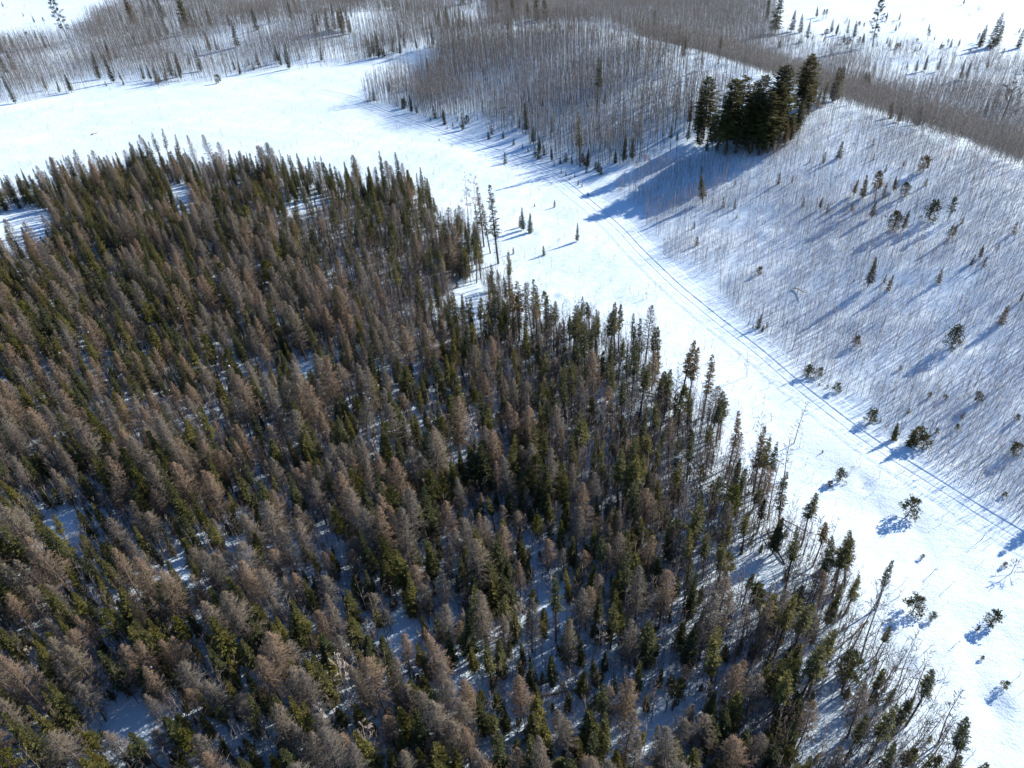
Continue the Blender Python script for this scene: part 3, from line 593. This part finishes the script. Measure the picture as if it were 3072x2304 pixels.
# slender trees at the wood's edge
for bx, by, tx, ty in [(1560, 1025, 1565, 845), (1540, 1010, 1545, 852), (1475, 990, 1480, 868), (1602, 985, 1604, 840), (1625, 1000, 1632, 852), (1672, 1035, 1672, 898), (1690, 1005, 1690, 948), (1735, 1105, 1745, 920), (1745, 1090, 1760, 915), (1768, 1020, 1780, 898), (1796, 1035, 1800, 934), (1828, 1100, 1842, 924),
                       (1840, 1080, 1856, 908), (1892, 1100, 1896, 988), (1912, 1110, 1940, 962), (1955, 1120, 1985, 980), (1972, 1118, 2005, 985), (2035, 1215, 2082, 1010), (2060, 1230, 2118, 1040), (2110, 1250, 2150, 1062), (2130, 1330, 2160, 1200), (2160, 1320, 2232, 1180), (2150, 1340, 2205, 1195), (2190, 1400, 2235, 1225), (2260, 1480, 2320, 1280), (2300, 1480, 2330, 1325),
                       (2330, 1590, 2420, 1445), (2400, 1640, 2500, 1520), (2440, 1700, 2530, 1575), (2490, 1790, 2600, 1620), (2530, 1760, 2610, 1610), (2620, 1830, 2680, 1685)]:
    put('slender', bx, by, tx, ty, tint=[DK, None, BR, (1, .95, .9)][int(rng.integers(4))], wide=U(.85, 1.25), zone='edge')
for bx, by, tx, ty in [(285, 1062, 245, 975), (520, 1268, 500, 1180), (440, 1262, 408, 1180), (1260, 910, 1248, 810), (1162, 820, 1158, 745), (1795, 1330, 1812, 1190), (1430, 1340, 1418, 1250), (50, 1830, 20, 1770), (130, 1998, 95, 1930), (1040, 2080, 1010, 1960), (985, 2220, 940, 2120), (1790, 1965, 1790, 1860), (1655, 1790, 1660, 1715), (830, 2240, 790, 2140), (1390, 1290, 1388, 1200),
                       (1560, 1870, 1545, 1790), (590, 2000, 560, 1960), (1115, 2290, 1060, 2180), (1350, 1810, 1345, 1740), (1130, 1380, 1110, 1310), (1950, 1290, 1945, 1190), (2280, 1330, 2290, 1230), (690, 1215, 660, 1150), (340, 1275, 310, 1200), (1240, 620, 1225, 540), (560, 520, 575, 470), (1010, 690, 1000, 640), (1020, 780, 1010, 700)]:
    put('birch', bx, by, tx, ty, wide=U(.8, 1.15), tint=[(1, 1, 1), (.75, .74, .72), (.6, .58, .56)][int(rng.integers(3))], zone='wood')
for bx, by, tx, ty in [(2240, 1130, 2256, 1050), (2380, 1330, 2425, 1200), (2350, 1440, 2410, 1290), (2300, 1560, 2380, 1380), (2430, 1600, 2420, 1510)]:
    put('dead', bx, by, tx, ty, zone='edge')
for i in range(24):
    f = rng.random(); bx = np.interp(f, [0, .3, .6, 1], [1120, 1290, 1560, 1800]) + U(-12, 12); by = np.interp(f, [0, .3, .6, 1], [300, 350, 435, 515]) + U(-14, 12)
    put('young' if i % 3 else 'spruce', bx, by, h=U(1.2, 3.4) if i % 3 else U(3.5, 7), tint=[DK, None, BR][i % 3], wide=1.25, zone='hill')
for i in range(34):
    bx, by = (U(2430, 3060), U(12, 112)) if i % 3 else (U(5, 190), U(20, 150))
    k_ = ['bush', 'spruce', 'pine', 'shrub'][int(rng.integers(4))]; put(k_, bx, by, h=U(1.5, 3) if k_ in ('bush', 'shrub') else U(2.5, 6), tint=[DK, None, BR][i % 3], wide=1.3, zone='open')
for i in range(30):
    f = rng.random(); bx = 20 + 1200 * f; by = np.interp(bx, [0, 180, 300, 470, 640, 800, 1000, 1220], [306, 285, 258, 252, 236, 206, 190, 168]) + U(-22, 2)
    put('spruce' if i % 2 else 'young', bx, by, h=U(4, 9) if i % 2 else U(2, 4), tint=[DK, None, BR][i % 3], wide=1.2, zone='open')
for bx, by, tx, ty in [(2580, 1990, 2700, 1700), (2690, 2060, 2760, 1900), (2560, 1940, 2660, 1720)]:
    put('aspen', bx, by, tx, ty, wide=.8, zone='edge')
for i in range(26):
    bx = 2400 + i * 24 + U(-14, 14); by = 118 + (bx - 2400) * .055 + U(-22, 22); hh = U(2, 6)
    put(['bush', 'pine', 'spruce'][i % 3], bx, by, h=hh * (.6 if i % 3 == 0 else 1), tint=[DK, BR, None][int(rng.integers(3))], wide=1.3, zone='open')
for bx, by, tx, ty in [(120, 990, 85, 890), (60, 1010, 30, 930), (470, 980, 430, 905), (150, 1330, 175, 1230), (330, 1020, 300, 950), (760, 700, 735, 615), (1640, 930, 1620, 870), (240, 1320, 190, 1230), (1170, 1330, 1140, 1270)]:
    put('pine', bx, by + 25, tx, ty, tint=(1.9, 1.9, .9), zone='wood')
for bx, by in [(3300, 1800), (3370, 1790), (3420, 1850), (3340, 1870), (3480, 1960), (3550, 1990), (3250, 1480)]:   # just past the frame; their shadows reach in
    put('fir', bx, by, h=U(7, 10), zone='outside')

# ------------------------------------------------------------------ the larch and spruce wood
X, Y, Z, px, py = scatter(WOOD, 1.05, (-230, 90), (18, 270), .5, gaps=GAPS)
perm = rng.permutation(len(X)); cell = {}; kept = []
for ox, oy in OCC: cell.setdefault((int(ox // 5), int(oy // 5)), []).append((ox, oy, 2.0))
def edge_zone(px, py):
    ex = np.interp(py, [560, 800, 1000, 1100, 1300, 1500, 1750, 2000, 2304, 3000], [1200, 1450, 1570, 1950, 2100, 2290, 2540, 2700, 2860, 2900]); return ex - px
for i in perm:
    e = edge_zone(px[i], py[i]); r = 2.2 if e > 700 else 2.15 if e > 420 else 2.1
    if py[i] > 1350 and e > 300: r *= .88
    r *= .94 if e > 620 else 1.04
    r *= .80 + .40 * (waves(X[i], Y[i], 26, 34, 40) * .5 + .5) + U(-.1, .1)
    cx_, cy_ = int(X[i] // 5), int(Y[i] // 5); ok = True
    for a in (-1, 0, 1):
        for b in (-1, 0, 1):
            for q in cell.get((cx_ + a, cy_ + b), ()):
                if (q[0] - X[i]) ** 2 + (q[1] - Y[i]) ** 2 < (min(r, q[2] + .6)) ** 2: ok = False
    if ok: cell.setdefault((cx_, cy_), []).append((X[i], Y[i], r)); kept.append(i)
wood = []
for i in kept:
    e = edge_zone(px[i], py[i]); u = rng.random(); n1 = waves(X[i], Y[i], 38, 6, 12) * .5; n2 = waves(X[i], Y[i], 22, 12, 18)
    if e < 520 and py[i] > 640:
        w = dict(slender=.5, pine=.2 if py[i] > 1500 else .05, larch=.17, spruce=.1, dead=.14, fir=.10)
    elif py[i] < 660: w = dict(spruce=.62, larch=.26, slender=.12, dead=.02)
    else: w = dict(larch=.40 + .2 * n1, spruce=.44 - .15 * n1, fir=.05, pine=.03 + (.10 if n2 > 1.1 else 0), slender=.05)
    ks = list(w); pv = np.array([max(.01, w[k]) for k in ks]); k = ks[int(rng.choice(len(ks), p=pv / pv.sum()))]
    h = dict(slender=U(7, 12.5), pine=U(5.5, 9.5), larch=U(6.5, 12), spruce=U(4.5, 10.5), dead=U(5, 11), fir=U(5.5, 8.5))[k]
    h *= float(np.clip(1 + .16 * n2 + .12 * waves(X[i], Y[i], 9, 0, 6), .65, 1.4))
    if rng.random() < .15: h *= .6
    if rng.random() < .04 and k in ('larch', 'slender'): h *= 1.2
    h = min(h, 13.0 if k in ('slender', 'larch') else 11.0)
    b = rng.random()
    if k == 'larch': tint = [(1.2, 1.04, .88), (1.05, 1.05, 1.0), (.85, .9, .92)][int(rng.integers(3))]
    elif k in ('spruce', 'fir', 'slender'): tint = [(1.5, 1.4, 1.0), (1.1, 1.1, 1.0), (.75, .85, .95)][int(rng.integers(3))]
    elif k == 'pine': tint = [(1.25, 1.2, .8), (1, 1, 1)][int(rng.integers(2))]
    else: tint = (1, 1, 1)
    P = np.array([X[i], Y[i], Z[i]]); wood.append((k, P, h, tint, pxlen(P, h), px[i], py[i]))
print('WOOD', len(wood), {k: sum(1 for w in wood if w[0] == k) for k in K})
stuff = {}
def visible_px(P, h):
    a = project(P); b = project(P + np.array([0, 0, h]))
    return any(-10 < q[0] < 3082 and -10 < q[1] < 2314 for q in (a, b, ((a[0] + b[0]) / 2, (a[1] + b[1]) / 2)))
for k in ('larch', 'spruce', 'slender', 'pine', 'fir', 'dead'):
    lst = [w for w in wood if w[0] == k]; have = sum(1 for p in PLACED if p['kind'] == k)
    vis = [w for w in lst if visible_px(w[1], w[2])]; out = [w for w in lst if not visible_px(w[1], w[2])]
    vis.sort(key=lambda w: -w[4]); n = max(0, 298 - have)
    for w in vis[:n]: thing(k, w[1], w[2], w[3], wide=U(.8, 1.4) if w[2] < 9.5 else U(.75, 1.12), zone='wood')
    stuff.setdefault(k, []).extend(vis[n:])
    stuff[k].extend(out)
def to_items(k): return [(K[k][int(rng.integers(len(K[k])))], w[1], w[2], U(.8, 1.4) if w[2] < 9.5 else U(.75, 1.12), U(0, 6.28), w[3]) for w in stuff.get(k, [])]
X, Y, Z, px, py = scatter(WOOD, 3.2, (-230, 90), (18, 270), .5, gaps=GAPS)
small = [(K['young'][int(rng.integers(4))], (X[i], Y[i], Z[i]), 1.2 + 3.2 * rng.random() ** 1.5, U(.7, 1.1), U(0, 6.28), [(1.3, 1.25, .9), (.9, 1, .9)][i % 2]) for i in range(len(X))]
joined('evergreen_wood', small + to_items('spruce') + to_items('slender') + to_items('fir') + to_items('pine'), M_NEEDLE_I, 'farther dark evergreens crowded between the larches of the snowy wood', 'spruces')
joined('larch_wood', to_items('larch') + to_items('dead'), M_TWIG_I, 'farther brown leafless larches crowded between the dark spruces', 'larches')
X, Y, Z, px, py = scatter(WOOD, 7, (-230, 90), (18, 270), .5)
e_ = edge_zone(px, py); c = [i for i in range(len(X)) if 0 < px[i] < 3000 and py[i] < 2290 and rng.random() < (.75 if e_[i] < 500 else .12)][:70]
for i in c: thing('log', (X[i], Y[i], Z[i]), U(4, 9), None, tilt=(0, U(-.05, 0)), wide=U(.8, 1.1), zone='wood')
# leafless undergrowth on the floor of the wood
X, Y, Z, px, py = scatter(WOOD, 1.0, (-230, 90), (18, 270), .5, gaps=GAPS, prob=lambda X, Y, px, py: np.where(py > 1250, 1.0, .7))
joined('undergrowth', [(Lt['under'][int(rng.integers(8))], (X[i], Y[i], Z[i]), U(2.0, 6.5) if edge_zone(px[i], py[i]) > 560 or py[i] < 700 else U(3, 10), U(.8, 1.4) if edge_zone(px[i], py[i]) > 560 else U(.5, .9), U(0, 6.28), np.ones(3) * U(.8, 1.9)) for i in range(len(X))], M_TWIG_I, 'thin leafless undergrowth between the trunks of the wood', 'undergrowth')

X, Y, Z, px, py = scatter(WOOD, 1.15, (-60, 90), (18, 150), .5, gaps=GAPS, prob=lambda X, Y, px, py: ((edge_zone(px, py) < 620) & (py > 700)) * .85)
joined('edge_thicket', [(Lt['under'][int(rng.integers(8))], (X[i], Y[i], Z[i]), U(3, 9.5), U(.45, .8), U(0, 6.28), np.ones(3) * U(.7, 1.6)) for i in range(len(X))], M_TWIG_I, "tangle of thin bare stems crowding the wood's edge beside the clearing", 'thicket')
# ------------------------------------------------------------------ aspens on the hill and in the far wood
X, Y, Z, px, py = scatter(HILLWOOD, 1.15, (-120, 260), (180, 640), .5, behind=False, prob=lambda X, Y, px, py: np.clip(.78 + .3 * waves(X, Y, 40, 0, 7) + .12 * waves(X, Y, 14, 8, 14) - .4 * smooth((px - 1850) / 250), .1, 1))
asp = [(np.array([X[i], Y[i], Z[i]]), U(7, 12.5), np.ones(3) * U(.7, 1.35) * np.array([1.03, 1, .97])) for i in range(len(X))]
n_h = len(asp)
X, Y, Z, px, py = scatter(FARWOOD, 1.5, (-620, 130), (280, 900), .5, prob=lambda X, Y, px, py: np.clip(.62 + .42 * waves(X, Y, 70, 0, 7) + .15 * waves(X, Y, 22, 8, 14), .12, 1))
asp += [(np.array([X[i], Y[i], Z[i]]), U(7, 13), np.ones(3) * U(.7, 1.3) * np.array([1.02, 1, .98])) for i in range(len(X))]
print('ASPENS', n_h, len(asp) - n_h)
asp = [a for a in asp if visible_px(a[0], a[1])]
asp.sort(key=lambda a: -pxlen(a[0], a[1]))
for P, h, t in asp[:290]: thing('aspen', P, h, tuple(t), zone='hill')
joined('aspen_wood', [(Lt['aspen'][int(rng.integers(8))], P, h, U(.8, 1.3), U(0, 6.28), t) for P, h, t in asp[290:]], M_TWIG_I, 'dense grey leafless aspen wood on the hill and along the far clearing', 'aspens')
X, Y, Z, px, py = scatter(BACKBRUSH, 1.15, (0, 420), (90, 720), .5, behind=True)
def bp(i): return (Lt['brush'][int(rng.integers(8))], (X[i], Y[i], Z[i]), U(4, 8.5), U(.8, 1.4), U(0, 6.28), np.ones(3) * U(.8, 1.25))
bw = waves(X, Y, 45, 0, 7)
thick = np.maximum(1 - smooth((px - 2150 + 60 * bw) / 330), smooth((py - 170 - (px - 2350) * .12 + 25 * bw) / 90)) * smooth((px - 1230 + 60 * bw) / 420)
sel = [i for i in range(len(X)) if rng.random() < (.34 + .3 * bw[i]) * (1 - thick[i]) + .95 * thick[i] and (px[i] < 3500)]
joined('hillback_brush', [bp(i) for i in sel], M_TWIG_I, 'thick grey leafless brush behind the bare ridge', 'brush')
for poly, n, hr, kk_ in ((FARWOOD, 78, (7, 14), 'spruce'), (HILLWOOD, 40, (6, 11), 'slender'), (BACKBRUSH, 26, (3, 9), 'fir')):
    X, Y, Z, px, py = scatter(poly, 6, (-620, 420), (90, 900), .5, behind=True if poly is BACKBRUSH else None)
    m = (px > 0) & (px < 3060) & (py > 0); c = np.where(m)[0]; cl = waves(X, Y, 60, 3, 9)
    c = sorted(c, key=lambda i: -cl[i] - rng.uniform(0, 1.6))[:n]
    for i in c: thing(kk_, (X[i], Y[i], Z[i]), U(*hr), [DK, (1, 1, 1), BR][int(rng.integers(3))], wide=U(.9, 1.3), zone='hill' if poly is HILLWOOD else 'open')
# ------------------------------------------------------------------ saplings on the open hillside
def sp(X, Y, px, py):
    d = .78 + .40 * waves(X, Y, 34, 0, 6) + .24 * waves(X, Y, 9, 12, 18) + .15 * waves(X, Y, 4, 20, 28) + .25 * smooth((px - 2300) / 700); return np.clip(d, .08, 1)
X, Y, Z, px, py = scatter(HILLSIDE, .58, (10, 260), (30, 330), .5, behind=False, prob=sp)
items = [(Lt['sapling'][int(rng.integers(10))], (X[i], Y[i], Z[i]), 1.6 + 4.2 * rng.random() ** 1.6, U(.5, 1.1), U(0, 6.28), np.ones(3) * U(.8, 1.7)) for i in range(len(X))]
joined('hillside_saplings', items, M_TWIG_I, 'thousands of thin bare saplings standing on the open snowy hillside', 'saplings')
# weeds and twig tips poking out of the clearings
CLEAR = [(-300, 350), (0, 330), (640, 262), (1000, 215), (1280, 180), (1100, 300), (1640, 560), (2050, 900), (2560, 1320), (3300, 1800), (3300, 2500), (2900, 2500), (2760, 2080), (2600, 1850), (2320, 1500), (2060, 1200), (1700, 1000), (1500, 850), (1260, 580), (900, 500), (500, 490), (0, 580), (-300, 560)]
def wp(X, Y, px, py): return np.clip(.14 + .24 * waves(X, Y, 17, 20, 27) + .25 * inside(px, py, [(1480, 760), (1900, 820), (2250, 1150), (2700, 1600), (2500, 1650), (2000, 1100), (1600, 980)]), .015, .8)
X, Y, Z, px, py = scatter(CLEAR, 1.2, (-330, 110), (35, 420), .5, prob=wp)
dr_, _, _ = dist_poly(np.stack([X, Y], 1), ROAD); kk = np.where(dr_ > 3)[0]
joined('winter_weeds', [(Lt['sapling'][int(rng.integers(10))], (X[i], Y[i], Z[i] - .1), .5 + 1.9 * rng.random() ** 2, U(1.6, 3.5), U(0, 6.28), np.ones(3) * U(.8, 1.5)) for i in kk], M_TWIG_I, 'sparse dry weeds and twig tips poking through the open snow', 'weeds')

# ------------------------------------------------------------------ fallen logs and snow clumps
def log(bx, by, ex, ey, r=.16, label='', snow=True):
    A = drop(bx, by); B = drop(ex, ey); mb = MB(); C0 = (A + B) / 2; n = 7
    path = [A + (B - A) * t - C0 + rng.normal(0, .06, 3) for t in np.linspace(0, 1, n)]
    for q, p in enumerate(path): p[2] = float(terrain(np.array([p[0] + C0[0]]), np.array([p[1] + C0[1]]))[0]) - C0[2] + .18 + (.8 * q / n if not snow else .05)
    o = bpy.data.objects.new('fallen_log', None); link(o); o.location = tuple(C0)
    tube(mb, path, np.linspace(r, r * .5, n), (0.16, 0.13, 0.11), 6); t = link(bpy.data.objects.new('trunk', mesh_from('log', *mb.arrays(), M_BARK)), o)
    bb = MB(); k = 12; idx = rng.integers(1, n, k); base = np.array([path[i] for i in idx]); spikes(bb, base, base + rng.normal(0, .5, (k, 3)) + [0, 0, .5], .05, (0.15, 0.13, 0.12))
    link(bpy.data.objects.new('branches', mesh_from('log_branches', *bb.arrays(), M_TWIG)), o)
    if snow:
        sb = MB(); tube(sb, [p + [0, 0, r * .8] for p in path[1:-1]], [.03, r * .7, r * .8, r * .6, .03], (0.88, 0.9, 0.93), 6); link(bpy.data.objects.new('snow_cap', mesh_from('log_snow', *sb.arrays(), M_SNOW)), o)
    o['label'] = label; o['category'] = 'log'; o['group'] = 'fallen logs in the snow'
log(2345, 1560, 2430, 1612, .1, 'long fallen trunk propped at the edge of the wood beside the track clearing', False)
log(1195, 2005, 1235, 1945, .16, 'short snow capped log in the shaded gap below two dark spruces')
log(2378, 866, 2420, 890, .12, 'weathered branchy log on the open hillside below a spruce', False)
log(275, 405, 292, 400, .25, 'dark log end lying in the wide white clearing')
log(2500, 2305, 2540, 2270, .16, 'log half buried in the gap near the bottom edge')
log(1030, 715, 1100, 700, .14, 'thin log lying in the wood beside pale birches')
def clump(px_, py_, z, r, label):
    v = ray(px_, py_)
    g = drop(px_, py_); best = None                     # rest it in the crown that stands under this line of sight
    for p in PLACED:
        if p['kind'] not in ('larch', 'spruce', 'fir', 'pine', 'slender') or p['h'] < 6: continue
        for f in (.45, .6, .75):
            q = p['P'] + np.array([0, 0, p['h'] * f]); t = (q - [0, 0, H]) @ v; e = np.linalg.norm(v * t + [0, 0, H] - q)
            if best is None or e < best[0]: best = (e, q, p)
    q = best[1]; d = norm(np.array([0, 0, H]) - q)
    q = q + d * .9
    import bmesh
    bm = bmesh.new(); bmesh.ops.create_icosphere(bm, subdivisions=2, radius=r)
    for w in bm.verts: w.co = Vector((w.co.x * 1.3, w.co.y, w.co.z * .6)) * (1 + .3 * math.sin(w.co.x * 4 / r + w.co.y * 3 / r) + rng.uniform(-.12, .12)) 
    me = bpy.data.meshes.new('snow_clump'); bm.to_mesh(me); bm.free(); me.materials.append(M_SNOW)
    me.polygons.foreach_set('use_smooth', np.ones(len(me.polygons), bool))
    o = link(bpy.data.objects.new('snow_clump', me)); o.location = tuple(q); o.rotation_euler = (0, U(-.4, .4), U(0, 6)); return o
CL = [clump(610, 1098, 0, .4, '')]; 
for a in [(235, 995), (180, 1050), (463, 1995), (545, 1215), (520, 940), (1100, 1215), (1255, 1200), (1395, 1740), (1570, 1270), (700, 1100), (100, 1880)]:
    CL.append(clump(*a, 0, U(.1, .17), ''))

# ------------------------------------------------------------------ labels
WORD = {'log': 'fallen log', 'spruce': 'spruce', 'fir': 'broad fir', 'slender': 'slender spruce', 'young': 'young spruce', 'cedar': 'cedar', 'pine': 'pine', 'bigpine': 'lone white pine', 'bush': 'low pine bush', 'larch': 'bare larch',
        'birch': 'leafless birch', 'aspen': 'leafless aspen', 'dead': 'bare dead tree', 'oak': 'big leafless oak', 'shrub': 'bare shrub'}
CATS = {'log': 'log', 'spruce': 'spruce', 'fir': 'fir', 'slender': 'spruce', 'young': 'spruce', 'cedar': 'cedar', 'pine': 'pine', 'bigpine': 'pine', 'bush': 'bush', 'larch': 'larch', 'birch': 'birch', 'aspen': 'aspen', 'dead': 'dead tree', 'oak': 'oak', 'shrub': 'shrub'}
GRP = {'wood': 'the larch and spruce wood', 'edge': "the wood's edge by the clearing", 'hill': 'the aspen hill', 'open': 'scattered trees on the snow', 'grove': 'the dark cedar stand on the hill', 'outside': 'scattered trees on the snow'}
ORD = 'first second third fourth fifth sixth seventh eighth ninth tenth eleventh twelfth thirteenth fourteenth fifteenth sixteenth seventeenth eighteenth nineteenth'.split()
for tens in 'twenty thirty forty fifty sixty seventy eighty ninety'.split():
    ORD += [tens[:-1] + 'ieth'] + [tens + '-' + w for w in ORD[:9]]
def tone(p):
    t = p['tint']; k = p['kind']; b = (t[0] + t[1] + t[2]) / 3
    if k == 'larch': return 'rusty' if t[0] > 1.1 else 'tan' if t[0] > .95 else 'greyish'
    if k in ('birch',): return 'white' if t[0] > .9 else 'pale grey' if t[0] > .7 else 'grey'
    if k == 'aspen': return 'very pale' if b > 1.22 else 'pale' if b > 1.08 else 'mid-grey' if b > .94 else 'dark grey' if b > .8 else 'darkest grey'
    if k in ('dead', 'oak', 'shrub', 'log'): return 'dark'
    return 'brownish' if t[0] > 1.6 else 'olive' if t[0] > 1.15 else 'blackish' if t[0] < .8 else 'green'
def size(p):
    r = p['h'] / {'log': 6.5, 'spruce': 8, 'fir': 7, 'slender': 10, 'young': 2.2, 'cedar': 14, 'pine': 10, 'bigpine': 18, 'bush': 2, 'larch': 9.5, 'birch': 9, 'aspen': 10.5, 'dead': 9, 'oak': 9, 'shrub': 2}[p['kind']]
    return ('very tall' if r > 1.12 else 'tall' if r > .97 else 'medium' if r > .82 else 'short') if p['kind'] == 'aspen' else ('long' if r > 1 else 'short') if p['kind'] == 'log' else 'tall' if r > 1 else 'short'
cells = {}
for p in PLACED:
    x, y, _ = project(p['P'] + np.array([0, 0, p['h'] * .75])); x = float(np.clip(x, 0, 3071)); y = float(np.clip(y, 0, 2303))
    row = ['along the top edge', 'high in the picture', 'above mid-height', 'below mid-height', 'low in the picture', 'along the bottom edge'][min(5, int(y / 384))]
    colm = ['far left', 'centre-left', 'centre', 'centre-right', 'far right'][min(4, int(x / 614.4))]
    p['x'] = x; p['desc'] = '%s %s %s' % (size(p), tone(p), WORD[p['kind']]); cells.setdefault((p['desc'], row, colm), []).append(p)
    p['o']['category'] = CATS[p['kind']]; p['o']['group'] = GRP[p['zone']]
for (desc, row, colm), lst in cells.items():
    lst.sort(key=lambda p: p['x'])
    for i, p in enumerate(lst):
        if len(lst) == 1: s = 'only %s %s, %s' % (desc, row, colm)
        else: s = '%s %s from the left %s, %s' % (ORD[min(i, len(ORD) - 1)], desc, row, colm)
        p['o']['label'] = s
for o in CL:
    x, y, _ = project(np.array(o.location)); o['x'] = float(x)
order = sorted(CL, key=lambda o: o['x'])
for i, o in enumerate(order):
    o['category'] = 'snow clump'; o['group'] = 'snow clumps caught in the tree crowns'
    o['label'] = ('large white snow clump in the wood, far larger than all others' if o is CL[0] else '%s snow clump from the left among those caught in the crowns' % ORD[i])
    del o['x']
print('THINGS', len(PLACED))
